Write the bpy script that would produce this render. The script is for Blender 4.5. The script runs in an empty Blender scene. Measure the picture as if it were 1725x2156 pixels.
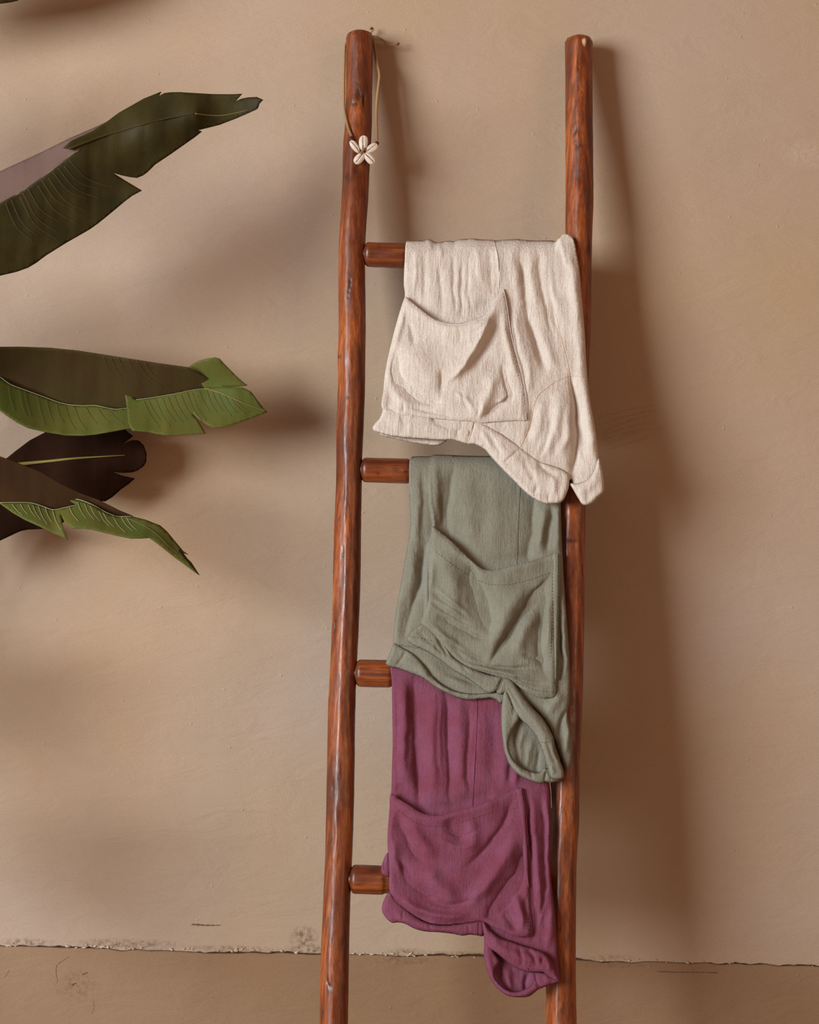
import bpy, bmesh, math, random
import numpy as np
from mathutils import Vector, Matrix
from mathutils.geometry import delaunay_2d_cdt

random.seed(3)
C = bpy.context.scene.collection
scene = bpy.context.scene

# ------------------------------------------------------------------ camera, world, light
F_PX, W_PX, H_PX = 3200.0, 1725.0, 2156.0
CAM_Y, CAM_Z, ROLL = -2.6, 1.13, math.radians(1.25)
cam_d = bpy.data.cameras.new('camera')
cam_d.sensor_fit = 'HORIZONTAL'
cam_d.sensor_width = 36.0
cam_d.lens = 36.0 * F_PX / W_PX
cam_d.clip_start = 0.05
cam = bpy.data.objects.new('camera', cam_d)
C.objects.link(cam)
RIGHT = np.array([math.cos(ROLL), 0, math.sin(ROLL)])
UP = np.array([-math.sin(ROLL), 0, math.cos(ROLL)])
m = Matrix(((RIGHT[0], UP[0], 0, 0), (0, 0, -1, CAM_Y), (RIGHT[2], UP[2], 0, CAM_Z), (0, 0, 0, 1)))
cam.matrix_world = m
scene.camera = cam

world = bpy.data.worlds.new('world')
world.use_nodes = True
world.node_tree.nodes['Background'].inputs[0].default_value = (1.0, 0.44, 0.28, 1)
world.node_tree.nodes['Background'].inputs[1].default_value = 0.24
scene.world = world


def area_light(name, loc, target, sx, sy, energy, color):
    d = bpy.data.lights.new(name, 'AREA')
    d.shape = 'RECTANGLE'
    d.size, d.size_y, d.energy, d.color = sx, sy, energy, color
    o = bpy.data.objects.new(name, d)
    C.objects.link(o)
    o.location = loc
    o.rotation_euler = (Vector(target) - Vector(loc)).to_track_quat('-Z', 'Y').to_euler()
    return o


area_light('window_light', (-4.2, -3.7, 1.9), (0.1, 0, 1.1), 2.3, 2.3, 450, (0.96, 1.0, 1.0))
area_light('warm_fill_light', (3.6, -3.9, 1.7), (0.0, 0, 1.1), 1.6, 1.8, 40, (1.0, 0.68, 0.42))  # added warm fill from the right for tint and leftward shadow; source unseen

vs = scene.view_settings
vs.view_transform = 'Standard'
vs.look = 'None'
vs.gamma = 1
vs.exposure = 0.0
vs.use_curve_mapping = False


# ------------------------------------------------------------------ helpers
def P(px, py, yw):
    """point of the world at the given distance plane y = yw, from the photograph's frame"""
    px, py, yw = np.asarray(px, float), np.asarray(py, float), np.asarray(yw, float)
    d = yw - CAM_Y
    u = (px - W_PX / 2) / F_PX
    v = (H_PX / 2 - py) / F_PX
    x = d * (u * RIGHT[0] + v * UP[0])
    z = CAM_Z + d * (u * RIGHT[2] + v * UP[2])
    return np.stack([x, yw + 0 * x, z], -1)


D0, D1 = -0.036 - CAM_Y, -0.275 - CAM_Y


def YL(py):
    """depth of the leaning ladder's axis plane seen at image height py"""
    t = (np.asarray(py, float) - 75) / (2156 - 75)
    return 1.0 / ((1 - t) / D0 + t / D1) + CAM_Y


def link(name, me, mats=None, parent=None, org=None):
    o = bpy.data.objects.new(name, me)
    C.objects.link(o)
    for mm in (mats if isinstance(mats, (list, tuple)) else [mats] if mats else []):
        me.materials.append(mm)
    if parent is not None:
        o.parent = parent
    return o


def abs_loc(o):
    l = Vector((0, 0, 0))
    while o is not None:
        l += Vector(o.location)
        o = o.parent
    return l


def mesh_obj(name, verts, faces, mats, parent=None, smooth=True, midx=None, loc=None):
    """ONE mesh object from world-space vertices"""
    V = np.asarray(verts, float)
    base = abs_loc(parent) if parent is not None else Vector((0, 0, 0))
    off = Vector(loc) if loc is not None else base
    me = bpy.data.meshes.new(name)
    me.from_pydata((V - np.array(off)).tolist(), [], [list(map(int, f)) for f in faces])
    o = link(name, me, mats, parent)
    o.location = off - base
    if smooth:
        me.polygons.foreach_set('use_smooth', [True] * len(me.polygons))
    if midx is not None:
        me.polygons.foreach_set('material_index', [int(i) for i in midx])
    me.update()
    return o


def thing(name, label, cat, loc, group=None):
    o = bpy.data.objects.new(name, None)
    o.empty_display_size = 0.05
    C.objects.link(o)
    o.location = loc
    o['label'] = label
    o['category'] = cat
    if group:
        o['group'] = group
    return o


def vnoise(x, y, seed=0.0):
    x, y = np.asarray(x, float), np.asarray(y, float)
    ix, iy = np.floor(x), np.floor(y)
    fx, fy = x - ix, y - iy
    fx, fy = fx * fx * (3 - 2 * fx), fy * fy * (3 - 2 * fy)

    def h(a, b):
        s = np.sin(a * 127.1 + b * 311.7 + seed * 74.7) * 43758.5453
        return s - np.floor(s)
    return ((h(ix, iy) * (1 - fx) + h(ix + 1, iy) * fx) * (1 - fy)
            + (h(ix, iy + 1) * (1 - fx) + h(ix + 1, iy + 1) * fx) * fy) * 2 - 1


def sstep(a, b, x):
    t = np.clip((x - a) / (b - a), 0, 1)
    return t * t * (3 - 2 * t)


def catmull(pts, step=3.0, closed=False):
    """smooth curve through points, resampled"""
    p = np.array(pts, float)
    n = len(p)
    out = []
    rng = n if closed else n - 1
    for i in range(rng):
        p0 = p[(i - 1) % n] if closed or i > 0 else 2 * p[0] - p[1]
        p1, p2 = p[i], p[(i + 1) % n]
        p3 = p[(i + 2) % n] if closed or i + 2 < n else 2 * p[-1] - p[-2]
        L = np.linalg.norm(p2 - p1)
        k = max(1, int(round(L / step)))
        d0, d1, d2 = [max(1e-6, np.linalg.norm(b - a)) ** 0.5 for a, b in ((p0, p1), (p1, p2), (p2, p3))]
        t0, t1 = 0, d0
        t2, t3 = t1 + d1, t1 + d1 + d2
        for j in range(k):
            t = t1 + (t2 - t1) * j / k
            A1 = (t1 - t) / (t1 - t0) * p0 + (t - t0) / (t1 - t0) * p1
            A2 = (t2 - t) / (t2 - t1) * p1 + (t - t1) / (t2 - t1) * p2
            A3 = (t3 - t) / (t3 - t2) * p2 + (t - t2) / (t3 - t2) * p3
            B1 = (t2 - t) / (t2 - t0) * A1 + (t - t0) / (t2 - t0) * A2
            B2 = (t3 - t) / (t3 - t1) * A2 + (t - t1) / (t3 - t1) * A3
            out.append((t2 - t) / (t2 - t1) * B1 + (t - t1) / (t2 - t1) * B2)
    if not closed:
        out.append(p[-1])
    return np.array(out)


def resample(pts, step, closed=False):
    """straight-edged polyline, resampled (keeps corners)"""
    p = np.array(pts, float)
    n = len(p)
    out = []
    for i in range(n if closed else n - 1):
        a, b = p[i], p[(i + 1) % n]
        k = max(1, int(round(np.linalg.norm(b - a) / step)))
        for j in range(k):
            out.append(a + (b - a) * j / k)
    if not closed:
        out.append(p[-1])
    return np.array(out)


def pl_dist(Q, poly, closed=False):
    """distance of points Q to a polyline, arc parameter 0..1, signed side"""
    A = poly
    B = np.roll(poly, -1, 0) if closed else poly[1:]
    A = A if closed else poly[:-1]
    seg = B - A
    L = np.maximum(np.linalg.norm(seg, axis=1), 1e-9)
    cum = np.concatenate([[0], np.cumsum(L)])
    best = np.full(len(Q), 1e9)
    t_b = np.zeros(len(Q))
    side = np.zeros(len(Q))
    for i in range(len(A)):
        w = Q - A[i]
        t = np.clip((w @ seg[i]) / L[i] ** 2, 0, 1)
        d = np.linalg.norm(w - t[:, None] * seg[i], axis=1)
        k = d < best
        best[k] = d[k]
        t_b[k] = (cum[i] + t[k] * L[i]) / cum[-1]
        s = seg[i][0] * w[:, 1] - seg[i][1] * w[:, 0]
        side[k] = np.sign(s[k])
    return best, t_b, side


def inside(Q, poly):
    x, y = Q[:, 0], Q[:, 1]
    r = np.zeros(len(Q), bool)
    n = len(poly)
    for i in range(n):
        x1, y1 = poly[i]
        x2, y2 = poly[(i + 1) % n]
        if y1 == y2:
            continue
        c = ((y1 > y) != (y2 > y)) & (x < (x2 - x1) * (y - y1) / (y2 - y1) + x1)
        r ^= c
    return r


def tri_region(outline, step):
    """triangulate the inside of an outline with a fine even grid: points, triangles, boundary distance"""
    lo, hi = outline.min(0), outline.max(0)
    xs = np.arange(lo[0], hi[0], step)
    ys = np.arange(lo[1], hi[1], step * 0.866)
    g = np.array([(x + (step / 2 if j % 2 else 0), y) for j, y in enumerate(ys) for x in xs])
    g = g[inside(g, outline)]
    if len(g):
        d, _, _ = pl_dist(g, outline, True)
        g = g[d > step * 0.6]
    n = len(outline)
    allp = np.vstack([outline, g]) if len(g) else outline
    vin = [Vector((p[0], -p[1])) for p in allp]
    res = delaunay_2d_cdt(vin, [(i, (i + 1) % n) for i in range(n)], [], 1, 1e-4)
    Q = np.array([(v[0], -v[1]) for v in res[0]])
    T = [tuple(f) for f in res[2]]
    d, _, _ = pl_dist(Q, outline, True)
    return Q, T, d


def strokes_h(Q, strokes, k=1.0):
    """relief of folds: ('r', pts, width, amp) ridge/furrow, ('a', pts, (right-hand, left-hand width), amp) fold with a
    steep and a gentle side, ('s', pts, width, amp) raised on the right hand of the line"""
    Q = Q + 3.2 * np.stack([vnoise(Q[:, 0] / 34, Q[:, 1] / 34, 301), vnoise(Q[:, 0] / 34, Q[:, 1] / 34, 302)], -1)
    Q = Q + 1.0 * np.stack([vnoise(Q[:, 0] / 11, Q[:, 1] / 11, 303), vnoise(Q[:, 0] / 11, Q[:, 1] / 11, 304)], -1)
    h = np.zeros(len(Q))
    for kind, pts, w, amp in strokes:
        c = catmull(pts, 6.0)
        d, t, s = pl_dist(Q, c)
        taper = np.clip(np.minimum(t, 1 - t) / 0.3, 0, 1)
        taper = taper * taper * (3 - 2 * taper)
        if kind == 'r':
            h += k * amp * np.exp(-(d / w) ** 2) * np.where((t <= 0) | (t >= 1), 0, 1) * taper
        elif kind == 'a':
            ww = np.where(s > 0, w[0], w[1])
            q = np.sqrt((d / ww) ** 2 + 0.02) - 0.141
            h += k * amp * np.exp(-1.3 * q) * (1 + .3 * q) * np.where((t <= 0) | (t >= 1), 0, 1) * taper
        elif kind == 's':
            sd = d * s
            fall = np.exp(-np.maximum(sd, 0) / (w * 9))
            h += k * amp * sstep(-w, w, sd) * fall * taper
    return h


def tube(path, r, sides=8, cap=True):
    """verts, faces of a tube along a world-space path; r scalar or list"""
    p = np.array(path, float)
    n = len(p)
    rr = np.full(n, r) if np.isscalar(r) else np.array(r, float)
    tan = np.gradient(p, axis=0)
    tan /= np.maximum(np.linalg.norm(tan, axis=1), 1e-12)[:, None]
    ref = np.array([0, -1.0, 0])
    if abs(tan[0] @ ref) > 0.9:
        ref = np.array([1.0, 0, 0])
    u = ref - (ref @ tan[0]) * tan[0]
    V, Fc = [], []
    for i in range(n):
        u = u - (u @ tan[i]) * tan[i]
        u /= max(np.linalg.norm(u), 1e-12)
        v = np.cross(tan[i], u)
        for j in range(sides):
            a = 2 * math.pi * j / sides
            V.append(p[i] + rr[i] * (math.cos(a) * u + math.sin(a) * v))
    for i in range(n - 1):
        for j in range(sides):
            a, b = i * sides + j, i * sides + (j + 1) % sides
            Fc.append((a, b, b + sides, a + sides))
    if cap:
        Fc.append(tuple(range(sides))[::-1])
        Fc.append(tuple((n - 1) * sides + j for j in range(sides)))
    return np.array(V), Fc


def merge(parts):
    V, Fc, o = [], [], 0
    for v, f in parts:
        V.append(np.asarray(v))
        Fc += [tuple(i + o for i in q) for q in f]
        o += len(v)
    return np.vstack(V), Fc


def ellipsoid(c, ax, r, nu=14, nv=10):
    """c centre, ax 3x3 rows of axes, r radii"""
    V, Fc = [], []
    for i in range(nv + 1):
        th = math.pi * i / nv
        for j in range(nu):
            ph = 2 * math.pi * j / nu
            q = np.array([math.cos(th) * r[0], math.sin(th) * math.cos(ph) * r[1], math.sin(th) * math.sin(ph) * r[2]])
            V.append(np.array(c) + q @ np.array(ax))
    for i in range(nv):
        for j in range(nu):
            Fc.append((i * nu + j, i * nu + (j + 1) % nu, (i + 1) * nu + (j + 1) % nu, (i + 1) * nu + j))
    return np.array(V), Fc


# ------------------------------------------------------------------ materials
class NT:
    def __init__(self, name):
        self.m = bpy.data.materials.new(name)
        self.m.use_nodes = True
        self.t = self.m.node_tree
        self.bsdf = self.t.nodes['Principled BSDF']

    def n(self, typ, **kw):
        o = self.t.nodes.new(typ)
        for k, v in kw.items():
            setattr(o, k, v)
        return o

    def l(self, a, b):
        self.t.links.new(a, b)

    def coords(self, scale=(1, 1, 1), kind='Object', rot=(0, 0, 0), loc=(0, 0, 0)):
        c = self.n('ShaderNodeTexCoord')
        mp = self.n('ShaderNodeMapping')
        mp.inputs['Scale'].default_value = scale
        mp.inputs['Rotation'].default_value = rot
        mp.inputs['Location'].default_value = loc
        self.l(c.outputs[kind], mp.inputs[0])
        return mp.outputs[0]

    def noise(self, vec, scale, detail=3, rough=0.55, dist=0.0):
        o = self.n('ShaderNodeTexNoise')
        o.inputs['Scale'].default_value = scale
        o.inputs['Detail'].default_value = detail
        o.inputs['Roughness'].default_value = rough
        o.inputs['Distortion'].default_value = dist
        self.l(vec, o.inputs['Vector'])
        return o.outputs['Fac']

    def ramp(self, fac, stops):
        o = self.n('ShaderNodeValToRGB')
        e = o.color_ramp.elements
        while len(e) > 2:
            e.remove(e[-1])
        for i, (p, c) in enumerate(stops):
            if i >= 2:
                e.new(p)
            e[i].position = p
            c = c if isinstance(c, (tuple, list)) else (c, c, c)
            e[i].color = (*c[:3], 1)
        self.l(fac, o.inputs[0])
        return o.outputs[0]

    def mix(self, fac, a, b, mode='MIX'):
        o = self.n('ShaderNodeMix', data_type='RGBA', blend_type=mode)
        for sock, v in ((o.inputs[0], fac), (o.inputs[6], a), (o.inputs[7], b)):
            if hasattr(v, 'node'):
                self.l(v, sock)
            elif isinstance(v, (tuple, list)):
                sock.default_value = (*v[:3], 1)
            else:
                sock.default_value = v
        return o.outputs[2]

    def math(self, op, a, b=0.0, clamp=False):
        o = self.n('ShaderNodeMath', operation=op, use_clamp=clamp)
        for s, v in ((o.inputs[0], a), (o.inputs[1], b)):
            if hasattr(v, 'node'):
                self.l(v, s)
            else:
                s.default_value = v
        return o.outputs[0]

    def bump(self, h, strength, dist, normal=None):
        o = self.n('ShaderNodeBump')
        o.inputs['Strength'].default_value = strength
        o.inputs['Distance'].default_value = dist
        self.l(h, o.inputs['Height'])
        if normal is not None:
            self.l(normal, o.inputs['Normal'])
        return o.outputs[0]

    def out(self, color=None, rough=None, normal=None, **kw):
        b = self.bsdf
        for s, v in (('Base Color', color), ('Roughness', rough), ('Normal', normal)):
            if v is None:
                continue
            if hasattr(v, 'node'):
                self.l(v, b.inputs[s])
            else:
                b.inputs[s].default_value = (*v, 1) if isinstance(v, (tuple, list)) else v
        for k, v in kw.items():
            b.inputs[k].default_value = v
        return self.m


def mat_plaster(name, c_a, c_b, c_c, stains=(), grain=1.0):
    t = NT(name)
    v = t.coords(kind='Object')
    big = t.noise(v, 1.7, 3, 0.5)
    mid = t.noise(v, 5.0, 4, 0.6, 0.4)
    col = t.ramp(big, [(0.33, c_a), (0.5, c_b), (0.68, c_c)])
    col = t.mix(t.ramp(mid, [(0.45, 0.0), (0.75, 0.35)]), col, tuple(0.86 * x for x in c_b))
    fine = t.noise(v, 900, 2, 0.6)
    col = t.mix(0.55 * grain, col, t.ramp(fine, [(0.3, (0.30, 0.30, 0.30)), (0.7, (0.70, 0.70, 0.70))]), 'OVERLAY')
    sep = t.n('ShaderNodeSeparateXYZ')
    t.l(v, sep.inputs[0])
    for (sx, sz, rx, rz, sc, st) in stains:
        dx = t.math('DIVIDE', t.math('SUBTRACT', sep.outputs[0], sx), rx)
        dz = t.math('DIVIDE', t.math('SUBTRACT', sep.outputs[2], sz), rz)
        r2 = t.math('ADD', t.math('MULTIPLY', dx, dx), t.math('MULTIPLY', dz, dz))
        g = t.math('SUBTRACT', 1.0, r2, True)
        nz = t.noise(v, 120, 4, 0.7)
        f = t.math('MULTIPLY', t.math('MULTIPLY', g, t.ramp(nz, [(0.42, 0.0), (0.62, 1.0)])), st, True)
        col = t.mix(f, col, sc)
    trowel = t.noise(t.coords((1.0, 1, 2.6)), 9, 4, 0.6, 0.6)
    nrm = t.bump(trowel, 0.25, 0.012)
    nrm = t.bump(fine, 0.5, 0.0014, nrm)
    vor = t.n('ShaderNodeTexVoronoi')
    vor.inputs['Scale'].default_value = 26
    t.l(v, vor.inputs['Vector'])
    pim = t.ramp(vor.outputs['Distance'], [(0.0, 1.0), (0.075, 0.0)])
    nrm = t.bump(pim, 0.5, 0.0016, nrm)
    return t.out(col, 0.82, nrm, **{'Specular IOR Level': 0.25})


def mat_wood(name, along='z', dark=1.0):
    t = NT(name)
    sc = {'z': (1, 1, 0.045), 'x': (0.045, 1, 1)}[along]
    v = t.coords(sc)
    v0 = t.coords()
    g1 = t.noise(v, 95, 6, 0.62, 0.5)
    g2 = t.noise(v, 420, 3, 0.6)
    big = t.noise(t.coords({'z': (1, 1, 0.16), 'x': (0.16, 1, 1)}[along]), 24, 4, 0.6, 0.8)
    c = t.ramp(g1, [(0.30, (0.060 * dark, 0.013 * dark, 0.004)), (0.44, (0.175, 0.036, 0.007)),
                    (0.57, (0.30, 0.072, 0.013)), (0.74, (0.48, 0.150, 0.036))])
    c = t.mix(t.ramp(big, [(0.34, 0.85), (0.56, 0.0)]), c, (0.080, 0.017, 0.006))
    c = t.mix(t.ramp(big, [(0.56, 0.0), (0.75, 0.45)]), c, (0.38, 0.105, 0.022))
    c = t.mix(t.ramp(g2, [(0.50, 0.0), (0.68, 0.7)]), c, (0.085, 0.020, 0.007))
    c = t.mix(t.ramp(t.noise(t.coords(tuple(q ** 0.6 for q in sc)), 300, 4, 0.7), [(0.56, 0.0), (0.70, 0.55)]), c, (0.06, 0.014, 0.005))
    at = t.n('ShaderNodeAttribute', attribute_name='check')
    c = t.mix(at.outputs['Fac'], c, (0.028, 0.009, 0.005))
    at2 = t.n('ShaderNodeAttribute', attribute_name='bare')
    c = t.mix(at2.outputs['Fac'], c, (0.62, 0.42, 0.26))
    nrm = t.bump(g1, 0.35, 0.002)
    nrm = t.bump(g2, 0.25, 0.0008, nrm)
    r = t.ramp(t.noise(v0, 60, 4, 0.6), [(0.3, 0.30), (0.7, 0.52)])
    return t.out(c, r, nrm, **{'Specular IOR Level': 0.55})


def mat_gauze(name, col, tint, crinkle=1.0, sheen=0.0, rough=0.9):
    """double gauze cotton: fine vertical crinkles and an open weave"""
    t = NT(name)
    v = t.coords()
    str_v = t.noise(t.coords((1, 1, 0.10)), 260, 4, 0.6, 0.3)
    str_h = t.noise(t.coords((0.22, 1, 1)), 190, 3, 0.6, 0.3)
    fine = t.noise(v, 1300, 2, 0.6)
    blot = t.noise(v, 24, 4, 0.6)
    c = t.mix(t.ramp(blot, [(0.35, 0.0), (0.7, 1.0)]), col, tint)
    c = t.mix(0.5, c, t.ramp(fine, [(0.3, 0.26), (0.7, 0.74)]), 'OVERLAY')
    c = t.mix(0.22 * crinkle, c, t.ramp(str_v, [(0.3, 0.28), (0.7, 0.72)]), 'OVERLAY')
    wx = t.n('ShaderNodeTexWave', wave_type='BANDS', bands_direction='X')
    wx.inputs['Scale'].default_value = 330
    wx.inputs['Distortion'].default_value = 1.5
    t.l(v, wx.inputs['Vector'])
    nrm = t.bump(str_v, 0.9 * crinkle, 0.0026)
    nrm = t.bump(str_h, 0.6 * crinkle, 0.0020, nrm)
    nrm = t.bump(t.noise(v, 330, 4, 0.65, 0.5), 0.5, 0.0022, nrm)
    nrm = t.bump(wx.outputs['Fac'], 0.12, 0.0005, nrm)
    nrm = t.bump(fine, 0.5, 0.0008, nrm)
    return t.out(c, rough, nrm, **{'Specular IOR Level': 0.15, 'Sheen Weight': sheen, 'Sheen Roughness': 0.5,
                                   'Sheen Tint': (*tint, 1)})


def mat_leaf(name, col, col2, rough=0.5, spec=0.12):
    t = NT(name)
    v = t.coords()
    n1 = t.noise(v, 16, 4, 0.6)
    n2 = t.noise(v, 900, 2, 0.6)
    c = t.mix(t.ramp(n1, [(0.35, 0.0), (0.68, 1.0)]), col, col2)
    c = t.mix(0.35, c, t.ramp(n2, [(0.3, 0.3), (0.7, 0.7)]), 'OVERLAY')
    rib = t.noise(t.coords((1, 1, 0.25), rot=(0, 0.5, 0)), 160, 2, 0.5)
    return t.out(c, rough, t.bump(rib, 0.25, 0.001), **{'Specular IOR Level': spec})


def mat_plain(name, col, rough=0.6, spec=0.4, nscale=300, var=0.25):
    t = NT(name)
    n = t.noise(t.coords(), nscale, 3, 0.6)
    c = t.mix(var, col, t.ramp(n, [(0.3, 0.2), (0.7, 0.8)]), 'OVERLAY')
    return t.out(c, rough, t.bump(n, 0.2, 0.0006), **{'Specular IOR Level': spec})


def wz(px, py):
    q = P(px, py, 0.0)
    return float(q[0]), float(q[2])


DIRT = (0.13, 0.075, 0.035)
st_wall = []
for (px, py, rx, rz, k) in ((640, 1975, 34, 30, .9), (655, 2000, 60, 14, .8), (860, 2008, 60, 14, .8), (960, 2010, 90, 9, .6),
                            (60, 1984, 70, 10, .8), (270, 1988, 130, 14, .8), (500, 1998, 120, 9, .7), (1290, 2016, 60, 9, .5),
                            (1040, 1975, 50, 20, .2)):
    x, z = wz(px, py)
    st_wall.append((x, z, rx * .00081, rz * .00081, DIRT, k))
st_base = []
for (px, py, rx, rz, k) in ((160, 2075, 60, 40, .45), (850, 2022, 90, 10, .7), (1300, 2032, 90, 9, .4)):
    x, z = wz(px, py)
    st_base.append((x, z, rx * .00081, rz * .00081, DIRT, k))
x, z = wz(1700, 325)
st_wall.append((x, z, 0.05, 0.028, (0.50, 0.40, 0.33), .6))

M_wall = mat_plaster('wall_plaster', (0.405, 0.318, 0.258), (0.405, 0.303, 0.220), (0.405, 0.290, 0.185), st_wall)
M_base = mat_plaster('skirting_plaster', (0.275, 0.185, 0.118), (0.255, 0.155, 0.088), (0.245, 0.140, 0.075), st_base)
M_floor = mat_plaster('floor_cement', (0.40, 0.28, 0.19), (0.38, 0.27, 0.18), (0.36, 0.25, 0.17))
M_crack = mat_plain('crack_dirt', (0.17, 0.11, 0.065), 0.95, 0.1)
M_chip = mat_plain('bare_plaster', (0.50, 0.40, 0.32), 0.9, 0.2)
M_scuff = mat_plain('scuff', (0.17, 0.10, 0.07), 0.9, 0.1)
M_scratch = mat_plain('scratch', (0.46, 0.32, 0.22), 0.9, 0.1)
M_rail = mat_wood('stained_wood_rail', 'z')
M_rung = mat_wood('stained_wood_rung', 'x')
M_cream = mat_gauze('cream_gauze', (0.56, 0.492, 0.432), (0.61, 0.552, 0.498), 0.8)
M_cream_t = mat_plain('cream_thread', (0.56, 0.41, 0.28), 0.8, 0.1)
M_green = mat_gauze('sage_gauze', (0.192, 0.186, 0.146), (0.216, 0.214, 0.172), 0.55)
M_green_t = mat_plain('sage_thread', (0.085, 0.078, 0.045), 0.8, 0.1)
M_plum = mat_gauze('plum_gauze', (0.172, 0.043, 0.072), (0.195, 0.065, 0.115), 0.45, 0.25)
M_plum_t = mat_plain('plum_thread', (0.10, 0.016, 0.025), 0.8, 0.1)
M_cord = mat_plain('waxed_cord', (0.34, 0.205, 0.095), 0.75, 0.2, 900)
M_shell = mat_plain('cowrie_shell', (0.80, 0.72, 0.62), 0.3, 0.5, 120, 0.15)
M_slit = mat_plain('shell_slit', (0.10, 0.05, 0.03), 0.7, 0.2)
M_bead = mat_plain('dark_red_bead', (0.075, 0.014, 0.010), 0.3, 0.5)
M_knot = mat_plain('dark_cord_knot', (0.13, 0.05, 0.025), 0.8, 0.2)
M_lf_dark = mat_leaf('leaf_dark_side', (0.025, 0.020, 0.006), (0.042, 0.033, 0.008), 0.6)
M_lf_brown = mat_leaf('leaf_brown_shaded_side', (0.050, 0.030, 0.011), (0.048, 0.037, 0.010), 0.7)  # underside pigment plus the shading of the blade turned from the light
M_lf_black = mat_leaf('leaf_shaded_black', (0.015, 0.006, 0.003), (0.022, 0.009, 0.005), 0.9, 0.04)  # near-black colour also holds the foliage shade over the leaf behind
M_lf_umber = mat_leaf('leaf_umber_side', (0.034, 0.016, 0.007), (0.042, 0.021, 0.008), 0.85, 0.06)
M_lf_green = mat_leaf('leaf_green_side', (0.066, 0.084, 0.016), (0.090, 0.086, 0.018), 0.6)
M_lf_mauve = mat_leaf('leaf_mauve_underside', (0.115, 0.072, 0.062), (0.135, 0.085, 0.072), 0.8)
M_vein = mat_plain('leaf_vein', (0.105, 0.10, 0.045), 0.6, 0.3)
M_edge = mat_plain('leaf_edge', (0.34, 0.34, 0.19), 0.6, 0.3)
M_midrib = mat_plain('leaf_midrib', (0.17, 0.14, 0.030), 0.6, 0.3)
M_pet = mat_plain('leaf_petiole', (0.10, 0.09, 0.03), 0.6, 0.3)
M_pot = mat_plain('clay_pot', (0.30, 0.12, 0.06), 0.85, 0.2, 60)
M_soil = mat_plain('soil', (0.04, 0.025, 0.015), 0.95, 0.1, 80)

# ------------------------------------------------------------------ the room: wall, plaster skirting, floor
Z_J = wz(862, 2014)[1]          # height of the joint between wall and skirting band
xs = np.concatenate([[-3.2, -2.0, -1.2], np.arange(-0.85, 0.85, 0.0022), [1.2, 2.0, 3.2]])


def jag(x, s):
    return (0.0030 * vnoise(x * 9, 0 * x, s) + 0.0026 * vnoise(x * 60, 0 * x, s + 1)
            + 0.0016 * vnoise(x * 210, 0 * x, s + 2))


j_common = 0.0035 * vnoise(xs * 5, 0 * xs, 11) + 0.002 * vnoise(xs * 40, 0 * xs, 12)
gap = np.clip(0.0008 + 0.0020 * vnoise(xs * 14, 0 * xs, 21) + 0.0012 * vnoise(xs * 120, 0 * xs, 22), 0.0001, 0.004)
z_top = Z_J + j_common + gap
z_bot = Z_J + j_common - 0.0004


def strip_solid(zs_front, z_far, front, back, up):
    """slab whose one long edge is ragged: front face, ragged return, subdivided lip"""
    n = len(xs)
    lip = 0.0018
    s = 1 if up else -1
    rows = [[(x, front, z_far) for x in xs],
            [(x, front, z + s * 0.012) for x, z in zip(xs, zs_front)],
            [(x, front + lip * 0.2, z + s * 0.0015) for x, z in zip(xs, zs_front)],
            [(x, front + lip, z) for x, z in zip(xs, zs_front)],
            [(x, back, z) for x, z in zip(xs, zs_front)]]
    V = np.array([p for r in rows for p in r])
    Fc = []
    for r in range(len(rows) - 1):
        for i in range(n - 1):
            a, b = r * n + i, r * n + i + 1
            q = (a, b, b + n, a + n)
            Fc.append(q[::-1] if not up else q)
    if up:
        Fc = [f[::-1] for f in Fc]
    # flat back so that the slab is solid
    o = len(V)
    V = np.vstack([V, [(xs[0], 0.06, z_far), (xs[-1], 0.06, z_far), (xs[-1], 0.06, zs_front.mean()), (xs[0], 0.06, zs_front.mean())]])
    Fc.append((o, o + 1, o + 2, o + 3))
    return V, Fc


V, Fc = strip_solid(z_top, 3.0, 0.0, 0.014, True)
wall = mesh_obj('wall_back', V, Fc, [M_wall], smooth=False)
wall['kind'] = 'structure'
V, Fc = strip_solid(z_bot, 0.0, -0.0012, 0.014, False)
base = mesh_obj('baseboard_back', V, Fc, [M_base], smooth=False)
base['kind'] = 'structure'
# dark bottom of the joint
jv = np.array([(-3.2, 0.010, Z_J - 0.03), (3.2, 0.010, Z_J - 0.03), (3.2, 0.010, Z_J + 0.03), (-3.2, 0.010, Z_J + 0.03)])
jt = mesh_obj('joint_crack', jv, [(0, 1, 2, 3)], [M_crack], parent=base, smooth=False)

fl = np.array([(-3.2, -4.2, 0), (3.2, -4.2, 0), (3.2, 0.06, 0), (-3.2, 0.06, 0),
               (-3.2, -4.2, -0.1), (3.2, -4.2, -0.1), (3.2, 0.06, -0.1), (-3.2, 0.06, -0.1)])
floor = mesh_obj('floor', fl, [(0, 1, 2, 3), (7, 6, 5, 4), (0, 4, 5, 1), (1, 5, 6, 2), (2, 6, 7, 3), (3, 7, 4, 0)], [M_floor], smooth=False)
floor['kind'] = 'structure'

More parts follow.
